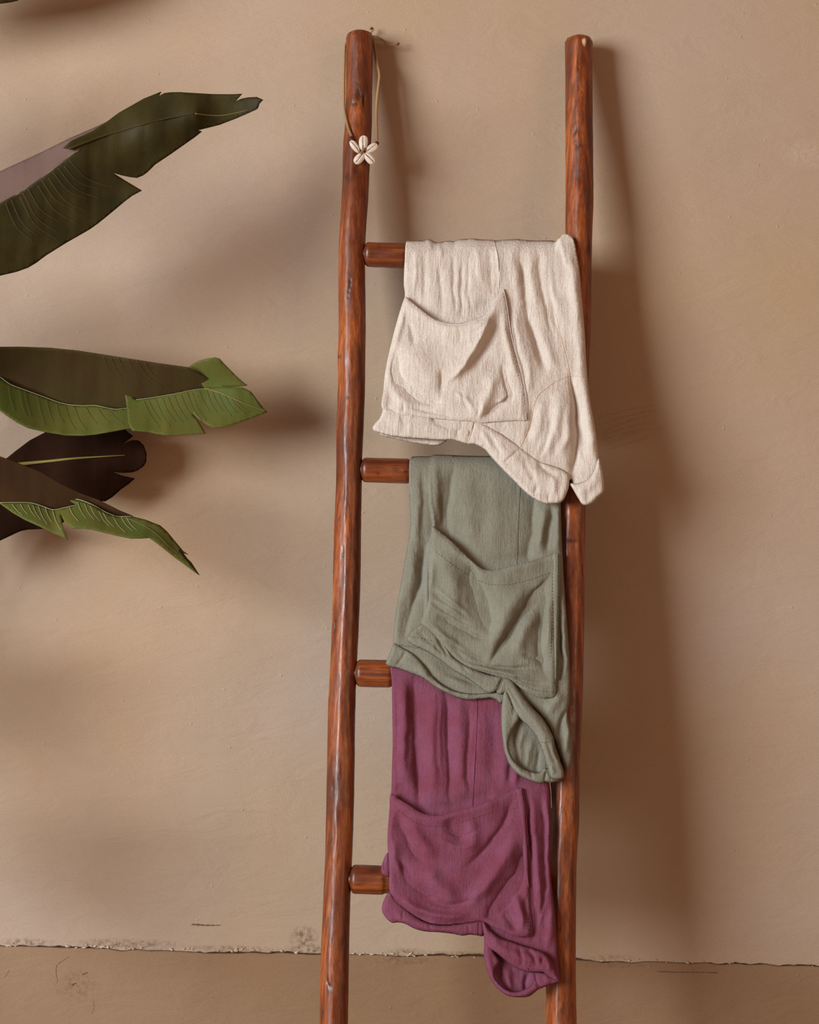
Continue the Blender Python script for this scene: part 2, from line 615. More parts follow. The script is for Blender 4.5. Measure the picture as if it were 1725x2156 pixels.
# crumbs and chips of bare plaster along the joint
parts = []
rc = random.Random(8)
for k in range(90):
    px = rc.choice([rc.uniform(0, 470), rc.uniform(140, 280), rc.uniform(480, 700), rc.uniform(740, 1010), rc.uniform(1200, 1725)])
    py = 1988 + px * 0.0248 + rc.uniform(-2.5, 3.5)
    q = P(px, py, -0.001)
    s = rc.uniform(0.0006, 0.0016)
    if rc.random() < 0.12:
        s *= 1.7
    ang = rc.uniform(-0.4, 0.4)
    ax = np.array([[math.cos(ang), 0, math.sin(ang)], [0, 1, 0], [-math.sin(ang), 0, math.cos(ang)]])
    v, f = ellipsoid(q, ax, (s * rc.uniform(1.2, 2.8), s * 0.9, s), 6, 4)
    v = v + np.array([[rc.uniform(-.25, .25) * s for _ in range(3)] for _ in range(len(v))])
    parts.append((v, f))
V, Fc = merge(parts)
chips = mesh_obj('plaster_crumb', V, Fc, [M_chip], parent=base, smooth=False)
chips['kind'] = 'stuff'


def wall_marks(name, lines, mat, parent, r, yw=-0.0002):
    parts = []
    for pts, k in lines:
        c = catmull(pts, 4.0)
        w = P(c[:, 0], c[:, 1], yw)
        n = len(w)
        rad = [max(0.06, math.sin(math.pi * (i + .5) / n)) ** .5 * r * k * (1 + .5 * math.sin(i * 2.3)) for i in range(n)]
        v, f = tube(w, rad, 5)
        v[:, 1] = yw + (v[:, 1] - yw) * 0.25
        parts.append((v, f))
    V, Fc = merge(parts)
    o = mesh_obj(name, V, Fc, [mat], parent=parent)
    o['kind'] = 'stuff'
    return o


wall_marks('scuff_mark', [([(402, 1947), (430, 1948), (466, 1948)], 1.2), ([(404, 1946), (428, 1947)], 1.4)], M_scuff, wall, 0.0009)
wall_marks('scuff_mark', [([(1380, 2046), (1440, 2047), (1512, 2047)], 1.0), ([(1385, 2045), (1420, 2046)], 1.2), ([(1492, 2048), (1512, 2048)], 1.1),
                          ([(146, 2014), (130, 2024), (120, 2032), (118, 2050), (121, 2064), (119, 2072)], .8),
                          ([(195, 2102), (198, 2120), (194, 2134)], .5), ([(19, 2042), (14, 2052), (9, 2058)], .5),
                          ([(150, 2074), (160, 2070)], 2.2), ([(172, 2052), (184, 2048)], 1.6)], M_scuff, base, 0.0008, -0.0013)
lines = []
for k in range(14):
    y0 = 850 + k * 5.5 + rc.uniform(-3, 3)
    x0 = 1258 + rc.uniform(0, 25)
    x1 = 1400 + rc.uniform(-50, 10)
    lines.append(([(x0, y0 + 32), (x0 + (x1 - x0) * .35, y0 + 20), (x0 + (x1 - x0) * .7, y0 + 10), (x1, y0 + 4)], rc.uniform(.5, 1)))
wall_marks('scratch_mark', lines, M_scratch, wall, 0.0007)

# ------------------------------------------------------------------ ladder
RAIL_L = [(71, 733, 783), (80, 729, 786), (130, 729, 785), (200, 728.7, 784), (260, 727, 783.6), (300, 723, 782), (340, 721.5, 779.5),
          (370, 722, 777.6), (430, 719, 775), (480, 715.7, 771), (520, 713.4, 769), (560, 713, 769), (600, 712.4, 769.5), (680, 713.4, 770.4),
          (735, 712, 770), (752, 710.3, 769.5), (770, 712, 769.3), (820, 711.5, 769), (870, 710, 767), (920, 708, 765), (960, 708.7, 763),
          (1030, 707.6, 762), (1100, 704, 761), (1200, 701.8, 759.8), (1270, 700.6, 758), (1340, 698, 755), (1400, 696, 752), (1460, 692, 749.5),
          (1530, 690, 747.7), (1600, 689, 747.4), (1700, 687, 745.7), (1800, 684.9, 742.3), (1860, 682.3, 739), (1930, 679.4, 737),
          (2000, 676, 735.4), (2080, 674.3, 734.3), (2156, 673.7, 732.9), (2300, 671, 731), (2445, 668, 729)]
RAIL_R = [(81, 1195, 1244), (90, 1190, 1248.5), (150, 1190.6, 1247.4), (300, 1191, 1249), (420, 1191, 1250), (490, 1191, 1247.5), (560, 1189, 1245.6),
          (676, 1187, 1244.6), (800, 1183, 1239), (950, 1178, 1236), (1065, 1175, 1233.4), (1150, 1173, 1232), (1300, 1170, 1230.7), (1400, 1167, 1229),
          (1500, 1164, 1226.5), (1560, 1162, 1223), (1600, 1160, 1221), (1730, 1157, 1219.7), (1760, 1156, 1217.6), (1830, 1153, 1213.8), (1900, 1151, 1213),
          (2000, 1150, 1212.5), (2080, 1150, 1213), (2156, 1150.6, 1214.5), (2300, 1147, 1213), (2445, 1144, 1211)]
CH_L = [(757, 205, 16, 7, 1), (748, 225, 8, 8, .9), (768, 215, 26, 3, 1), (752, 215, 5, 14, .6), (756, 185, 14, 2.4, .7), (760, 300, 40, 3, .35),
        (750, 365, 8, 3, .7), (730, 375, 8, 5, .7), (737, 600, 22, 2.4, 1), (735, 622, 16, 4, .8), (742, 760, 60, 2.5, .5), (736, 838, 3, 10, .7),
        (714, 752, 3, 6, .8), (762, 985, 30, 2.5, .9), (720, 1162, 18, 3, .9), (703, 1315, 26, 1.6, .9), (737, 1425, 6, 10, .6),
        (701, 1656, 12, 2.6, 1), (702, 1668, 10, 3, .6), (700, 1975, 18, 3, .7), (695, 2072, 14, 5, .85), (690, 2062, 12, 1.5, 1), (677, 2128, 22, 1.5, .7),
        (716, 1650, 90, 2.6, .4), (728, 1940, 70, 3, .35), (725, 700, 90, 2, .4), (752, 1190, 160, 5, .45), (745, 900, 60, 3, .4)]
CH_R = [(1208, 285, 22, 4, .9), (1211, 315, 16, 5, .7), (1214, 150, 36, 1.4, .9), (1219, 313, 3, 7, .7), (1240, 290, 26, 3.5, .6), (1237, 525, 18, 4, .8),
        (1206, 450, 6, 3, .7), (1223, 240, 50, 2.4, .5), (1214, 365, 3, 8, .5), (1200, 1138, 3, 14, 1), (1226, 1195, 30, 1.6, .8), (1195, 1240, 70, 3, .4),
        (1215, 1330, 50, 2, .4), (1184, 1975, 50, 2, .5), (1183, 2118, 10, 4, .7), (1193, 2132, 10, 1.6, .6), (1232, 430, 80, 3, .45), (1204, 1800, 120, 2.5, .4)]


def build_rail(name, prof, checks, seed, ridge, bare=()):
    prof = np.array(prof, float)
    ys = np.concatenate([np.linspace(prof[0, 0], prof[0, 0] + 16, 9)[:-1], np.arange(prof[0, 0] + 16, 2160, 3.4), np.arange(2160, 2446, 15), [2445]])
    xl = np.interp(ys, prof[:, 0], prof[:, 1])
    xr = np.interp(ys, prof[:, 0], prof[:, 2])
    for _ in range(3):
        xl[8:-1] = np.convolve(np.pad(xl, 2, 'edge'), np.ones(5) / 5, 'valid')[8:-1]
        xr[8:-1] = np.convolve(np.pad(xr, 2, 'edge'), np.ones(5) / 5, 'valid')[8:-1]
    NS = 72
    cx = (xl + xr) / 2
    yl = YL(ys)
    cen = P(cx, ys, yl)
    R = np.linalg.norm(P(xr, ys, yl) - P(xl, ys, yl), axis=1) / 2
    th = np.linspace(-math.pi, math.pi, NS, endpoint=False)        # 0 = towards the camera, negative = left
    TH, I = np.meshgrid(th, np.arange(len(ys)))
    YS = ys[I]
    # hewn flat on the left front, ending in a blurred ridge
    b = np.radians(np.interp(ys, [p[0] for p in ridge], [p[1] for p in ridge]))[I] + 0.09 * vnoise(YS / 45, 0 * YS, seed + 5)
    a = np.radians(-84) + 0 * b
    midp, half = (a + b) / 2, (b - a) / 2
    flat = np.where(np.abs(TH - midp) < half, np.cos(half) / np.cos(TH - midp), 1.0)
    rr = 0.35 + 0.65 * flat
    # gentle facets, bark waves, lumps
    w = np.cos(TH) ** 2 * 0.8 + 0.2
    rr += w * (0.022 * vnoise(TH * 2.3 + 9, YS / 120, seed) + 0.014 * vnoise(TH * 5 + 9, YS / 45, seed + 1) + 0.006 * vnoise(TH * 14 + 9, YS / 60, seed + 2))
    rr += 0.008 * vnoise(TH * 3 + 5, YS / 16, seed + 3)
    px = cx[I] + (xr - xl)[I] / 2 * np.sin(TH)
    chk = np.zeros_like(TH)
    for (kx, ky, kl, kw, ks) in checks:
        dx = (px - kx + 1.6 * vnoise(YS / 9, 0 * YS, kx)) / kw
        dy = (YS - ky) / kl
        g = np.exp(-(dx ** 2 + dy ** 2)) * (np.cos(TH) > 0)
        g = np.clip(g * (1 + 0.6 * vnoise(px / 2.2, YS / 7, ky)), 0, 1)
        chk = np.maximum(chk, g * ks)
    rr -= 0.075 * sstep(0.45, 0.95, chk)
    bar = np.zeros_like(TH)
    for (kx, ky, kl, kw) in bare:
        g = np.exp(-(((px - kx) / kw) ** 2 + ((YS - ky) / kl) ** 2)) * (np.cos(TH) > 0)
        bar = np.maximum(bar, sstep(.35, .65, g * (1 + .4 * vnoise(px / 2, YS / 4, 3))))
        rr += 0.05 * np.exp(-(((px - kx) / kw / 1.6) ** 2 + ((YS - ky) / kl / 1.6) ** 2)) * (np.cos(TH) > 0)
    RR = R[I] * rr
    V = np.stack([cen[I][..., 0] + RR * np.sin(TH), cen[I][..., 1] - RR * np.cos(TH), cen[I][..., 2] + 0 * TH], -1)
    n = len(ys)
    V = V.reshape(-1, 3)
    Fc = []
    for i in range(n - 1):
        for j in range(NS):
            a0, b0 = i * NS + j, i * NS + (j + 1) % NS
            Fc.append((a0, a0 + NS, b0 + NS, b0))
    # sawn top: a shallow dome, inner ring and centre
    top = V[:NS].mean(0) + np.array([0, 0, 0.0035])
    inner = V[:NS] * 0.55 + top * 0.45 + np.array([0, 0, 0.0022])
    o = len(V)
    bot = V[(n - 1) * NS:n * NS].mean(0)
    V = np.vstack([V, inner, [top], [bot]])
    for j in range(NS):
        Fc.append((j, (j + 1) % NS, o + (j + 1) % NS, o + j))
        Fc.append((o + j, o + (j + 1) % NS, o + NS))
        Fc.append(((n - 1) * NS + (j + 1) % NS, (n - 1) * NS + j, o + NS + 1))
    ob = mesh_obj(name, V, Fc, [M_rail], parent=ladder)
    ext = np.zeros(NS + 2)
    for an, arr in (('check', chk), ('bare', bar)):
        at = ob.data.attributes.new(an, 'FLOAT', 'POINT')
        at.data.foreach_set('value', np.concatenate([arr.reshape(-1), ext]).astype(np.float32))
    return ob


foot = P(940, 2445, YL(2445))
ladder = thing('wooden_ladder', 'reddish brown stained wooden pole ladder leaning against the plaster wall', 'ladder', (float(foot[0]), float(foot[1]), 0.0))
build_rail('side_rail', RAIL_L, CH_L, 31, [(70, -30), (450, -28), (900, -22), (1100, -8), (1500, -10), (1800, -16), (2200, -24)])
build_rail('side_rail', RAIL_R, CH_R, 77, [(70, -14), (500, -18), (1200, -25), (2200, -20)], bare=[(1227, 97, 10, 3.5)])


def rail_x(prof, py, k):
    prof = np.array(prof)
    return float(np.interp(py, prof[:, 0], prof[:, k]))


RUNGS = [(770, 534.5, 1195, 553, 26, 4, 856), (764, 988.5, 1180, 1002, 26.3, 9, 864), (752, 1416.5, 1168, 1428, 29, 14, 826), (741, 1850, 1155, 1866, 30, 19, 812)]
RUNG_CH = [[(800, 520, 16, 2, .5), (842, 528, 3, 3, .5), (780, 545, 3, 12, .5)], [(855, 994, 6, 4, 1), (838, 990, 3, 10, .7), (798, 998, 4, 3, .8)],
           [(790, 1420, 2, 24, .9), (775, 1405, 3, 20, .4)], [(790, 1830, 4, 14, .5), (765, 1850, 5, 14, .4)]]
for (x0, y0, x1, y1, rpx, sd, cov), chs in zip(RUNGS, RUNG_CH):
    yl = float(YL((y0 + y1) / 2))
    A = P(x0 - 26, y0, yl)
    B = P(x1 + 26, y1, yl)
    r = rpx * (yl - CAM_Y) / F_PX
    NX, NS = 150, 40
    V, Fc, chk = [], [], []
    for i in range(NX):
        t = i / (NX - 1)
        c = A + (B - A) * t
        pxx = x0 - 26 + (x1 - x0 + 52) * t
        e = 1.0
        dl = pxx - x0
        if dl < 6:           # whittled shoulder where the rung enters the rail
            u_ = min(1, max(0, (dl + 3) / 9))
            e = 0.52 + 0.48 * math.sqrt(1 - (1 - u_) ** 2)
        if pxx > x1 - 14:     # the same at the right-hand end
            u_ = min(1, max(0, (x1 - pxx + 2) / 16))
            e = 0.45 + 0.55 * math.sqrt(1 - (1 - u_) ** 2)
        e *= 1 - 0.09 * float(sstep(cov - 7, cov, pxx))      # turned thinner towards the middle
        for j in range(NS):
            a = 2 * math.pi * j / NS
            q = r * e * (1 + 0.014 * float(vnoise(t * 9, math.cos(a) * 2 + 3, sd)) + 0.010 * float(vnoise(t * 30, math.sin(a) * 5 + 3, sd + 1)))
            pyy = y0 + (y1 - y0) * t - rpx * math.cos(a)
            g = 0
            if math.sin(a) > 0:
                for (kx, ky, kl, kw, ks) in chs:
                    g = max(g, ks * math.exp(-((pxx - kx) / kw) ** 2 - ((pyy - ky) / kl) ** 2))
            if abs(dl) < 7:
                g = max(g, 0.65 * (1 - abs(dl) / 7))  # rung end darkened for the shadow in the tenon gap
            q -= 0.04 * r * g
            V.append((c[0], c[1] - q * math.sin(a), c[2] + q * math.cos(a)))
            chk.append(g)
    for i in range(NX - 1):
        for j in range(NS):
            a0, b0 = i * NS + j, i * NS + (j + 1) % NS
            Fc.append((a0, b0, b0 + NS, a0 + NS))
    Fc.append(tuple(range(NS))[::-1])
    Fc.append(tuple((NX - 1) * NS + j for j in range(NS)))
    ob = mesh_obj('rung', V, Fc, [M_rung], parent=ladder)
    at = ob.data.attributes.new('check', 'FLOAT', 'POINT')
    at.data.foreach_set('value', np.array(chk, np.float32))
    at = ob.data.attributes.new('bare', 'FLOAT', 'POINT')
    at.data.foreach_set('value', np.zeros(len(chk), np.float32))


# ------------------------------------------------------------------ cloth panels
class Panel:
    """a piece of cloth: outline and folds in frame units, height in mm in front of the ladder's axis plane"""

    def __init__(self, scale, ox, oy):
        self.k, self.ox, self.oy = scale, ox, oy

    def T(self, pts):
        return [(self.ox + x / self.k, self.oy + y / self.k) for x, y in pts]

    def S(self, strokes):
        return [(kd, self.T(p), (w[0] / self.k, w[1] / self.k) if isinstance(w, tuple) else w / self.k, a) for kd, p, w, a in strokes]


def to_world(Q, h):
    return P(Q[:, 0], Q[:, 1], YL(Q[:, 1]) - h / 1000.0)


def cloth_mesh(name, outline, hfun, mat, parent, step=3.4, thick=1.3, wrap=None, corners=False, extra=None):
    out = resample(outline, step, True) if corners else catmull(outline, step, True)
    Q, Tn, d = tri_region(out, step)
    h = hfun(Q, d)
    V = to_world(Q, h)
    Fc = list(Tn)
    if wrap is not None:
        # over the rung and down behind it
        line, R, length = wrap
        line = catmull(line, 5.0)
        th0 = hfun(line, 0 * line[:, 0])
        yl0 = YL(line[:, 1])
        P0 = P(line[:, 0], line[:, 1], yl0 - th0 / 1000.0)
        P0 = P0 - np.array([0, 0, 0.0012])
        rows = [P0]
        for a in np.linspace(0.0, math.pi / 2, 6):
            q = P0.copy()
            q[:, 1] = yl0 + R / 1000 * math.sin(a)
            q[:, 2] = P0[:, 2] - R / 1000 * (1 - math.cos(a)) - 0.0005
            rows.append(q)
        for k in range(1, 9):
            q = rows[6].copy()
            q[:, 2] -= length * k / 8
            q[:, 0] += (q[:, 0].mean() - q[:, 0]) * 0.02 * k
            q[:, 1] -= 0.115 * length * k / 8 - 0.003 * np.sin(line[:, 0] / 15.0 + k * .2) - 0.001 * k
            rows.append(q)
        n, o = len(line), len(V)
        V = np.vstack([V] + rows)
        for r in range(len(rows) - 1):
            for i in range(n - 1):
                a0 = o + r * n + i
                Fc.append((a0, a0 + n, a0 + 1 + n, a0 + 1))
    if extra is not None:
        V, Fc = merge([(V, Fc)] + extra)
    ob = mesh_obj(name, V, Fc, [mat], parent=parent)
    if thick:
        md = ob.modifiers.new('thickness', 'SOLIDIFY')
        md.thickness = thick / 1000
        md.offset = -1
    return ob


def edge_drop(d, R, drop):
    t = np.clip(1 - d / R, 0, 1)
    return -drop * (1 - np.sqrt(np.maximum(0, 1 - t * t)))


def wrap_drop(Q, line, Rpx, Rmm, x_end=None):
    c = catmull(line, 4.0)
    o = np.argsort(c[:, 0])
    yy = np.interp(Q[:, 0], c[o, 0], c[o, 1])
    d = np.clip(Q[:, 1] - yy, 0, Rpx)
    t = 1 - d / Rpx
    f = 1.0 if x_end is None else 1 - sstep(x_end - 9, x_end, Q[:, 0])
    return -Rmm * (1 - np.sqrt(np.maximum(0, 1 - t * t))) * f


def gauze(Q, amp, sd, lx=16.0, across=0.0):
    """crumple of the washed double gauze: long upright pleats, broad swells, small ridged creases"""
    x, y = Q[:, 0], Q[:, 1]
    if across:
        x, y = x * (1 - across) + y * across, y * (1 - across) + x * across
    r1 = 1 - np.abs(vnoise(x / (lx * 1.3) + .4 * vnoise(x / 30, y / 40, sd + 8), y / 90, sd + 4)) * 2
    r2 = 1 - np.abs(vnoise(x / 13, y / 21, sd + 5)) * 2
    return amp * (0.55 * vnoise(x / lx, y / 130, sd) + 0.35 * vnoise(x / (lx * .45), y / 70, sd + 1) + 0.25 * vnoise(x / 26, y / 26, sd + 2)
                  + 0.20 * vnoise(x / 8, y / 12, sd + 3) + 0.45 * r1 + 0.22 * r2) + 2.4 * amp ** .5 * vnoise(x / 75, y / 95, sd + 6)


def seam(name, pts, hfun, mat, parent, r=0.5, lift=0.3, smooth=True):
    c = catmull(pts, 3.5) if smooth else resample(pts, 3.5)
    h = hfun(c, np.full(len(c), 50.0)) + lift
    v, f = tube(to_world(c, h), r / 1000, 6)
    return mesh_obj(name, v, f, [mat], parent=parent)


def stitches(pts_list, hfun, mat, parent, r=0.35, dash=4.2, gap=3.0):
    parts = []
    for pts in pts_list:
        c = catmull(pts, 0.7)
        L = np.concatenate([[0], np.cumsum(np.linalg.norm(np.diff(c, axis=0), axis=1))])
        s = 1.0
        while s + dash < L[-1]:
            ts = np.linspace(s, s + dash, 4)
            q = np.stack([np.interp(ts, L, c[:, 0]), np.interp(ts, L, c[:, 1])], -1)
            h = hfun(q, np.full(4, 50.0)) + 0.25
            h[[0, -1]] -= 0.4
            parts.append(tube(to_world(q, h), r / 1000, 5))
            s += dash + gap
    V, Fc = merge(parts)
    o = mesh_obj('stitching', V, Fc, [mat], parent=parent)
    o['kind'] = 'stuff'
    return o


def near(Q, pts, w):
    d, _, _ = pl_dist(Q, catmull(pts, 5.0))
    return np.exp(-(d / w) ** 2)


# ================= cream shorts
c4 = Panel(2.782, 700, 460)
org = P(1020, 1060, YL(1060) - 0.03)
cream = thing('shorts', 'cream cotton gauze shorts with rolled cuffs hanging over the top rung', 'shorts', org.tolist(), 'shorts hanging on the ladder')
CR_TOP = [(436, 134), (455, 130), (500, 128), (545, 126), (572, 122), (590, 131), (612, 139), (640, 136), (690, 131), (712, 134), (735, 126), (760, 121), (800, 118), (830, 118), (880, 123), (947, 126), (952, 128), (1000, 125),
                (1050, 122), (1090, 120), (1110, 124), (1150, 127), (1200, 129), (1240, 128), (1290, 129), (1308, 133)]
cr_top = c4.T(CR_TOP)
CR_BODY = c4.T(CR_TOP + [(1322, 121), (1336, 112), (1352, 93), (1382, 94), (1406, 112), (1420, 145), (1430, 200),
                (1446, 290), (1456, 400), (1470, 560), (1481, 700), (1489, 850), (1501, 1000), (1520, 1120), (1545, 1260), (1560, 1400), (1566, 1450),
                (1540, 1520), (1470, 1600), (1420, 1570), (1395, 1530), (1370, 1570), (1330, 1620), (1240, 1620), (1140, 1560), (1030, 1440), (930, 1330),
                (850, 1270), (740, 1250), (600, 1260), (450, 1240), (330, 1210), (290, 1160),
                (298, 1100), (302, 1000), (312, 900), (336, 780), (370, 640), (402, 530), (424, 455), (418, 380), (424, 250)])
CR_BS = c4.S([
    ('r', [(490, 150), (485, 300), (480, 440)], 14, 1.6), ('a', [(632, 250), (636, 400), (645, 590)], (6, 16), -2.0), ('r', [(705, 170), (712, 400), (722, 600)], 10, -1.6),
    ('a', [(765, 200), (752, 440), (740, 620)], (6, 14), -2.6), ('r', [(800, 180), (800, 380), (800, 560)], 10, -1.4), ('r', [(840, 120), (860, 250), (880, 420)], 22, 2.0),
    ('r', [(585, 120), (620, 160), (655, 230)], 13, 3.0), ('r', [(545, 150), (540, 350), (550, 520)], 16, -1.5), ('r', [(920, 140), (930, 280), (930, 450)], 14, -1.6),
    ('s', [(978, 430), (976, 330), (968, 220), (945, 110)], 3.5, 3.2),
    ('r', [(1060, 120), (1064, 280), (1075, 460)], 26, 2.2), ('a', [(1105, 110), (1110, 300), (1130, 520), (1190, 760), (1250, 960)], (12, 40), -5.0),
    ('r', [(1150, 130), (1165, 330), (1200, 560)], 22, 2.2), ('a', [(1195, 110), (1215, 330), (1262, 560), (1310, 760)], (12, 30), -3.6),
    ('r', [(1240, 130), (1272, 330), (1330, 600)], 22, 3.0), ('a', [(1250, 110), (1265, 300), (1300, 560), (1350, 760)], (14, 22), -3.5),
    ('r', [(1365, 90), (1395, 220), (1420, 420), (1440, 700)], 30, 5.5), ('s', [(1380, 290), (1350, 210), (1322, 100)], 4, 6.5),
    ('a', [(1150, 560), (1185, 720), (1260, 930)], (16, 46), -4.5), ('r', [(1190, 600), (1260, 780), (1310, 920)], 32, 3.5), ('r', [(1060, 480), (1100, 700), (1150, 900), (1160, 1080)], 26, 3),
    ('r', [(1255, 1040), (1225, 1180), (1190, 1330)], 30, 3.0), ('r', [(1190, 1070), (1172, 1200), (1130, 1320)], 18, -2.6), ('r', [(1340, 990), (1310, 1200), (1230, 1420)], 34, 4.5),
    ('r', [(1300, 1130), (1255, 1320), (1210, 1400)], 14, -3.0), ('r', [(1380, 1050), (1375, 1250), (1330, 1420)], 24, 3),
    ('a', [(1388, 860), (1424, 1100), (1428, 1330), (1392, 1580)], (16, 40), -11.0), ('r', [(1475, 900), (1505, 1200), (1530, 1440)], 32, 4.0), ('r', [(1452, 1220), (1462, 1330), (1468, 1440)], 10, -2.5),
    ('r', [(1430, 600), (1452, 800), (1465, 1000)], 24, 2.5),
])


CR_UP = c4.T([(470, 470), (540, 520), (610, 560), (690, 580), (760, 575), (850, 545), (910, 500)])


def cr_body_h(Q, d):
    y = Q[:, 1]
    h = 30.5 + 13.0 * sstep(500, 1060, y)
    h = h + 3.0 * np.exp(-((Q[:, 0] - 1010) / 130) ** 2) * sstep(520, 700, y)
    h = h + strokes_h(Q, CR_BS, 1.45) * (.55 + .45 * sstep(510, 580, y)) + gauze(Q, 0.9, 41) * sstep(520, 580, y)
    h = h + edge_drop(d, 13, 6.0) * sstep(545, 600, y)
    return h - 4.0 * near(Q, CR_UP, 15) + wrap_drop(Q, cr_top, 32, 30.5, c4.ox + 1325 / c4.k)


back_rim = []
cloth_mesh('body', CR_BODY, cr_body_h, M_cream, cream, wrap=(cr_top, 24, 0.20))

CR_PK = c4.T([(428, 458), (480, 500), (540, 549), (600, 588), (680, 611), (750, 611), (820, 592), (880, 569), (930, 522), (955, 468), (985, 432), (1003, 412),
              (1016, 470), (1028, 540), (1042, 640), (1062, 740), (1092, 850), (1117, 950), (1132, 1050), (1135, 1120), (1136, 1182), (1080, 1184), (960, 1190), (880, 1197), (830, 1190),
              (700, 1183), (500, 1160), (297, 1120), (300, 1000), (310, 900), (334, 780), (368, 640), (400, 530), (420, 472)])
CR_OPEN = c4.T([(428, 458), (480, 500), (540, 549), (600, 588), (680, 611), (750, 611), (820, 592), (880, 569), (930, 522), (955, 468), (1003, 412)])
CR_PS = c4.S([
    ('a', [(650, 985), (750, 890), (845, 750), (905, 630), (945, 505)], (20, 75), 8.5), ('r', [(985, 520), (950, 660), (890, 780), (800, 900)], 22, -3.0),
    ('a', [(384, 760), (388, 890), (436, 980), (530, 1050), (690, 1080)], (34, 14), -7.5), ('r', [(340, 760), (340, 940), (395, 1055), (530, 1115)], 24, 2.5),
    ('r', [(470, 700), (540, 880), (660, 980)], 80, 4.0), ('a', [(1050, 1100), (1035, 1010), (1005, 930), (975, 830)], (26, 10), -4.5), ('r', [(950, 880), (910, 1040), (820, 1190)], 36, 4.5),
    ('a', [(1085, 1000), (965, 1100), (850, 1180)], (12, 26), -4.0), ('r', [(1040, 1030), (960, 1085)], 9, 2.2), ('a', [(415, 1100), (600, 1140), (740, 1160)], (7, 16), -2.8), ('r', [(420, 1080), (423, 1145)], 6, -2.2),
    ('r', [(800, 670), (860, 650), (915, 610)], 6, -1.2), ('r', [(780, 720), (840, 705), (890, 670)], 6, -1.0), ('r', [(740, 640), (745, 700), (735, 740)], 8, -.8),
    ('a', [(640, 1060), (634, 960), (640, 860)], (20, 8), -2.2), ('r', [(1000, 560), (1045, 760), (1085, 960)], 26, 3), ('r', [(410, 500), (385, 640), (355, 780)], 20, 3.0),
    ('r', [(440, 600), (470, 700), (465, 760)], 16, -2.0), ('r', [(720, 1010), (800, 1090), (830, 1160)], 16, 2), ('r', [(850, 1060), (855, 1120), (845, 1170)], 8, -1.8), ('r', [(760, 1000), (765, 1060), (780, 1120)], 9, -1.6)])


def cr_pk_h(Q, d):
    x, y = Q[:, 0], Q[:, 1]
    b = 30.5 + 13.0 * sstep(500, 1060, y) + 3.0 * np.exp(-((x - 1010) / 130) ** 2) * sstep(520, 700, y)
    b = b + 0.35 * strokes_h(Q, CR_BS, 1.25)
    gape = near(Q, CR_OPEN[2:-2], 30) * 7.0
    dl = np.exp(-((x - (805 + (1000 - y) * 0.105)) / 14) ** 2)
    sew = sstep(0, 9, d)
    return b + 2.0 + 2.8 * sew + gape - 4 * dl * sstep(640, 760, y) + strokes_h(Q, CR_PS, 1.6) * sstep(0, 14, d) + 0.6 * gauze(Q, 1.3, 51, 22) * sstep(0, 12, d)


cr_pk = cloth_mesh('pocket', CR_PK, cr_pk_h, M_cream, cream, step=3.2)
seam('pocket_edge', c4.T([(1003, 412), (1016, 470), (1028, 540), (1042, 640), (1062, 740), (1092, 850), (1117, 950), (1132, 1050), (1136, 1182)]), cr_pk_h, M_cream, cr_pk, 0.7, -0.6)
stitches([c4.T([(1010, 640), (1035, 730), (1070, 850), (1095, 960), (1108, 1060), (1108, 1160)])], cr_pk_h, M_cream_t, cr_pk)

CR_CUFF_L = c4.T([(300, 1112), (400, 1128), (500, 1148), (570, 1160), (600, 1176), (700, 1182), (810, 1183), (828, 1190), (815, 1230), (792, 1318), (740, 1306), (700, 1298), (640, 1300), (520, 1291),
                  (420, 1285), (330, 1272), (270, 1255), (243, 1244), (236, 1225), (250, 1200), (275, 1172), (290, 1140)])


def cr_cl_h(Q, d):
    y = Q[:, 1]
    h = 30.5 + 13.0 * sstep(500, 1060, y) + 3.5
    h = h + strokes_h(Q, c4.S([('r', [(290, 1180), (450, 1215), (720, 1245)], 34, 3), ('r', [(720, 1175), (735, 1240), (725, 1310)], 12, -2.2), ('r', [(580, 1165), (620, 1200), (700, 1230)], 12, -1.8),
                                ('r', [(400, 1150), (430, 1200), (420, 1260)], 18, -1.2)]))
    return h + edge_drop(d, 9, 5) + 0.6 * gauze(Q, 1.2, 61)


cloth_mesh('cuff', CR_CUFF_L, cr_cl_h, M_cream, cream, step=3.0)
# inside of the leg opening showing below the cuff
cloth_mesh('inner_hem', c4.T([(262, 1225), (330, 1250), (500, 1262), (660, 1270), (668, 1302), (640, 1322), (612, 1331), (550, 1326), (450, 1310), (350, 1287), (285, 1268)]),
           lambda Q, d: 28 + edge_drop(d, 8, 4) + gauze(Q, 1, 63), M_cream, cream, step=3.4)

CR_CUFF_F = c4.T([(824, 1187), (850, 1190), (890, 1203), (960, 1240), (1060, 1305), (1100, 1336), (1180, 1396), (1230, 1426), (1300, 1449), (1365, 1478), (1386, 1500), (1388, 1550), (1377, 1600), (1342, 1662),
                  (1300, 1671), (1255, 1673), (1200, 1652), (1130, 1602), (1060, 1532), (990, 1462), (930, 1397), (890, 1352), (840, 1327), (790, 1318), (805, 1255), (818, 1210)])


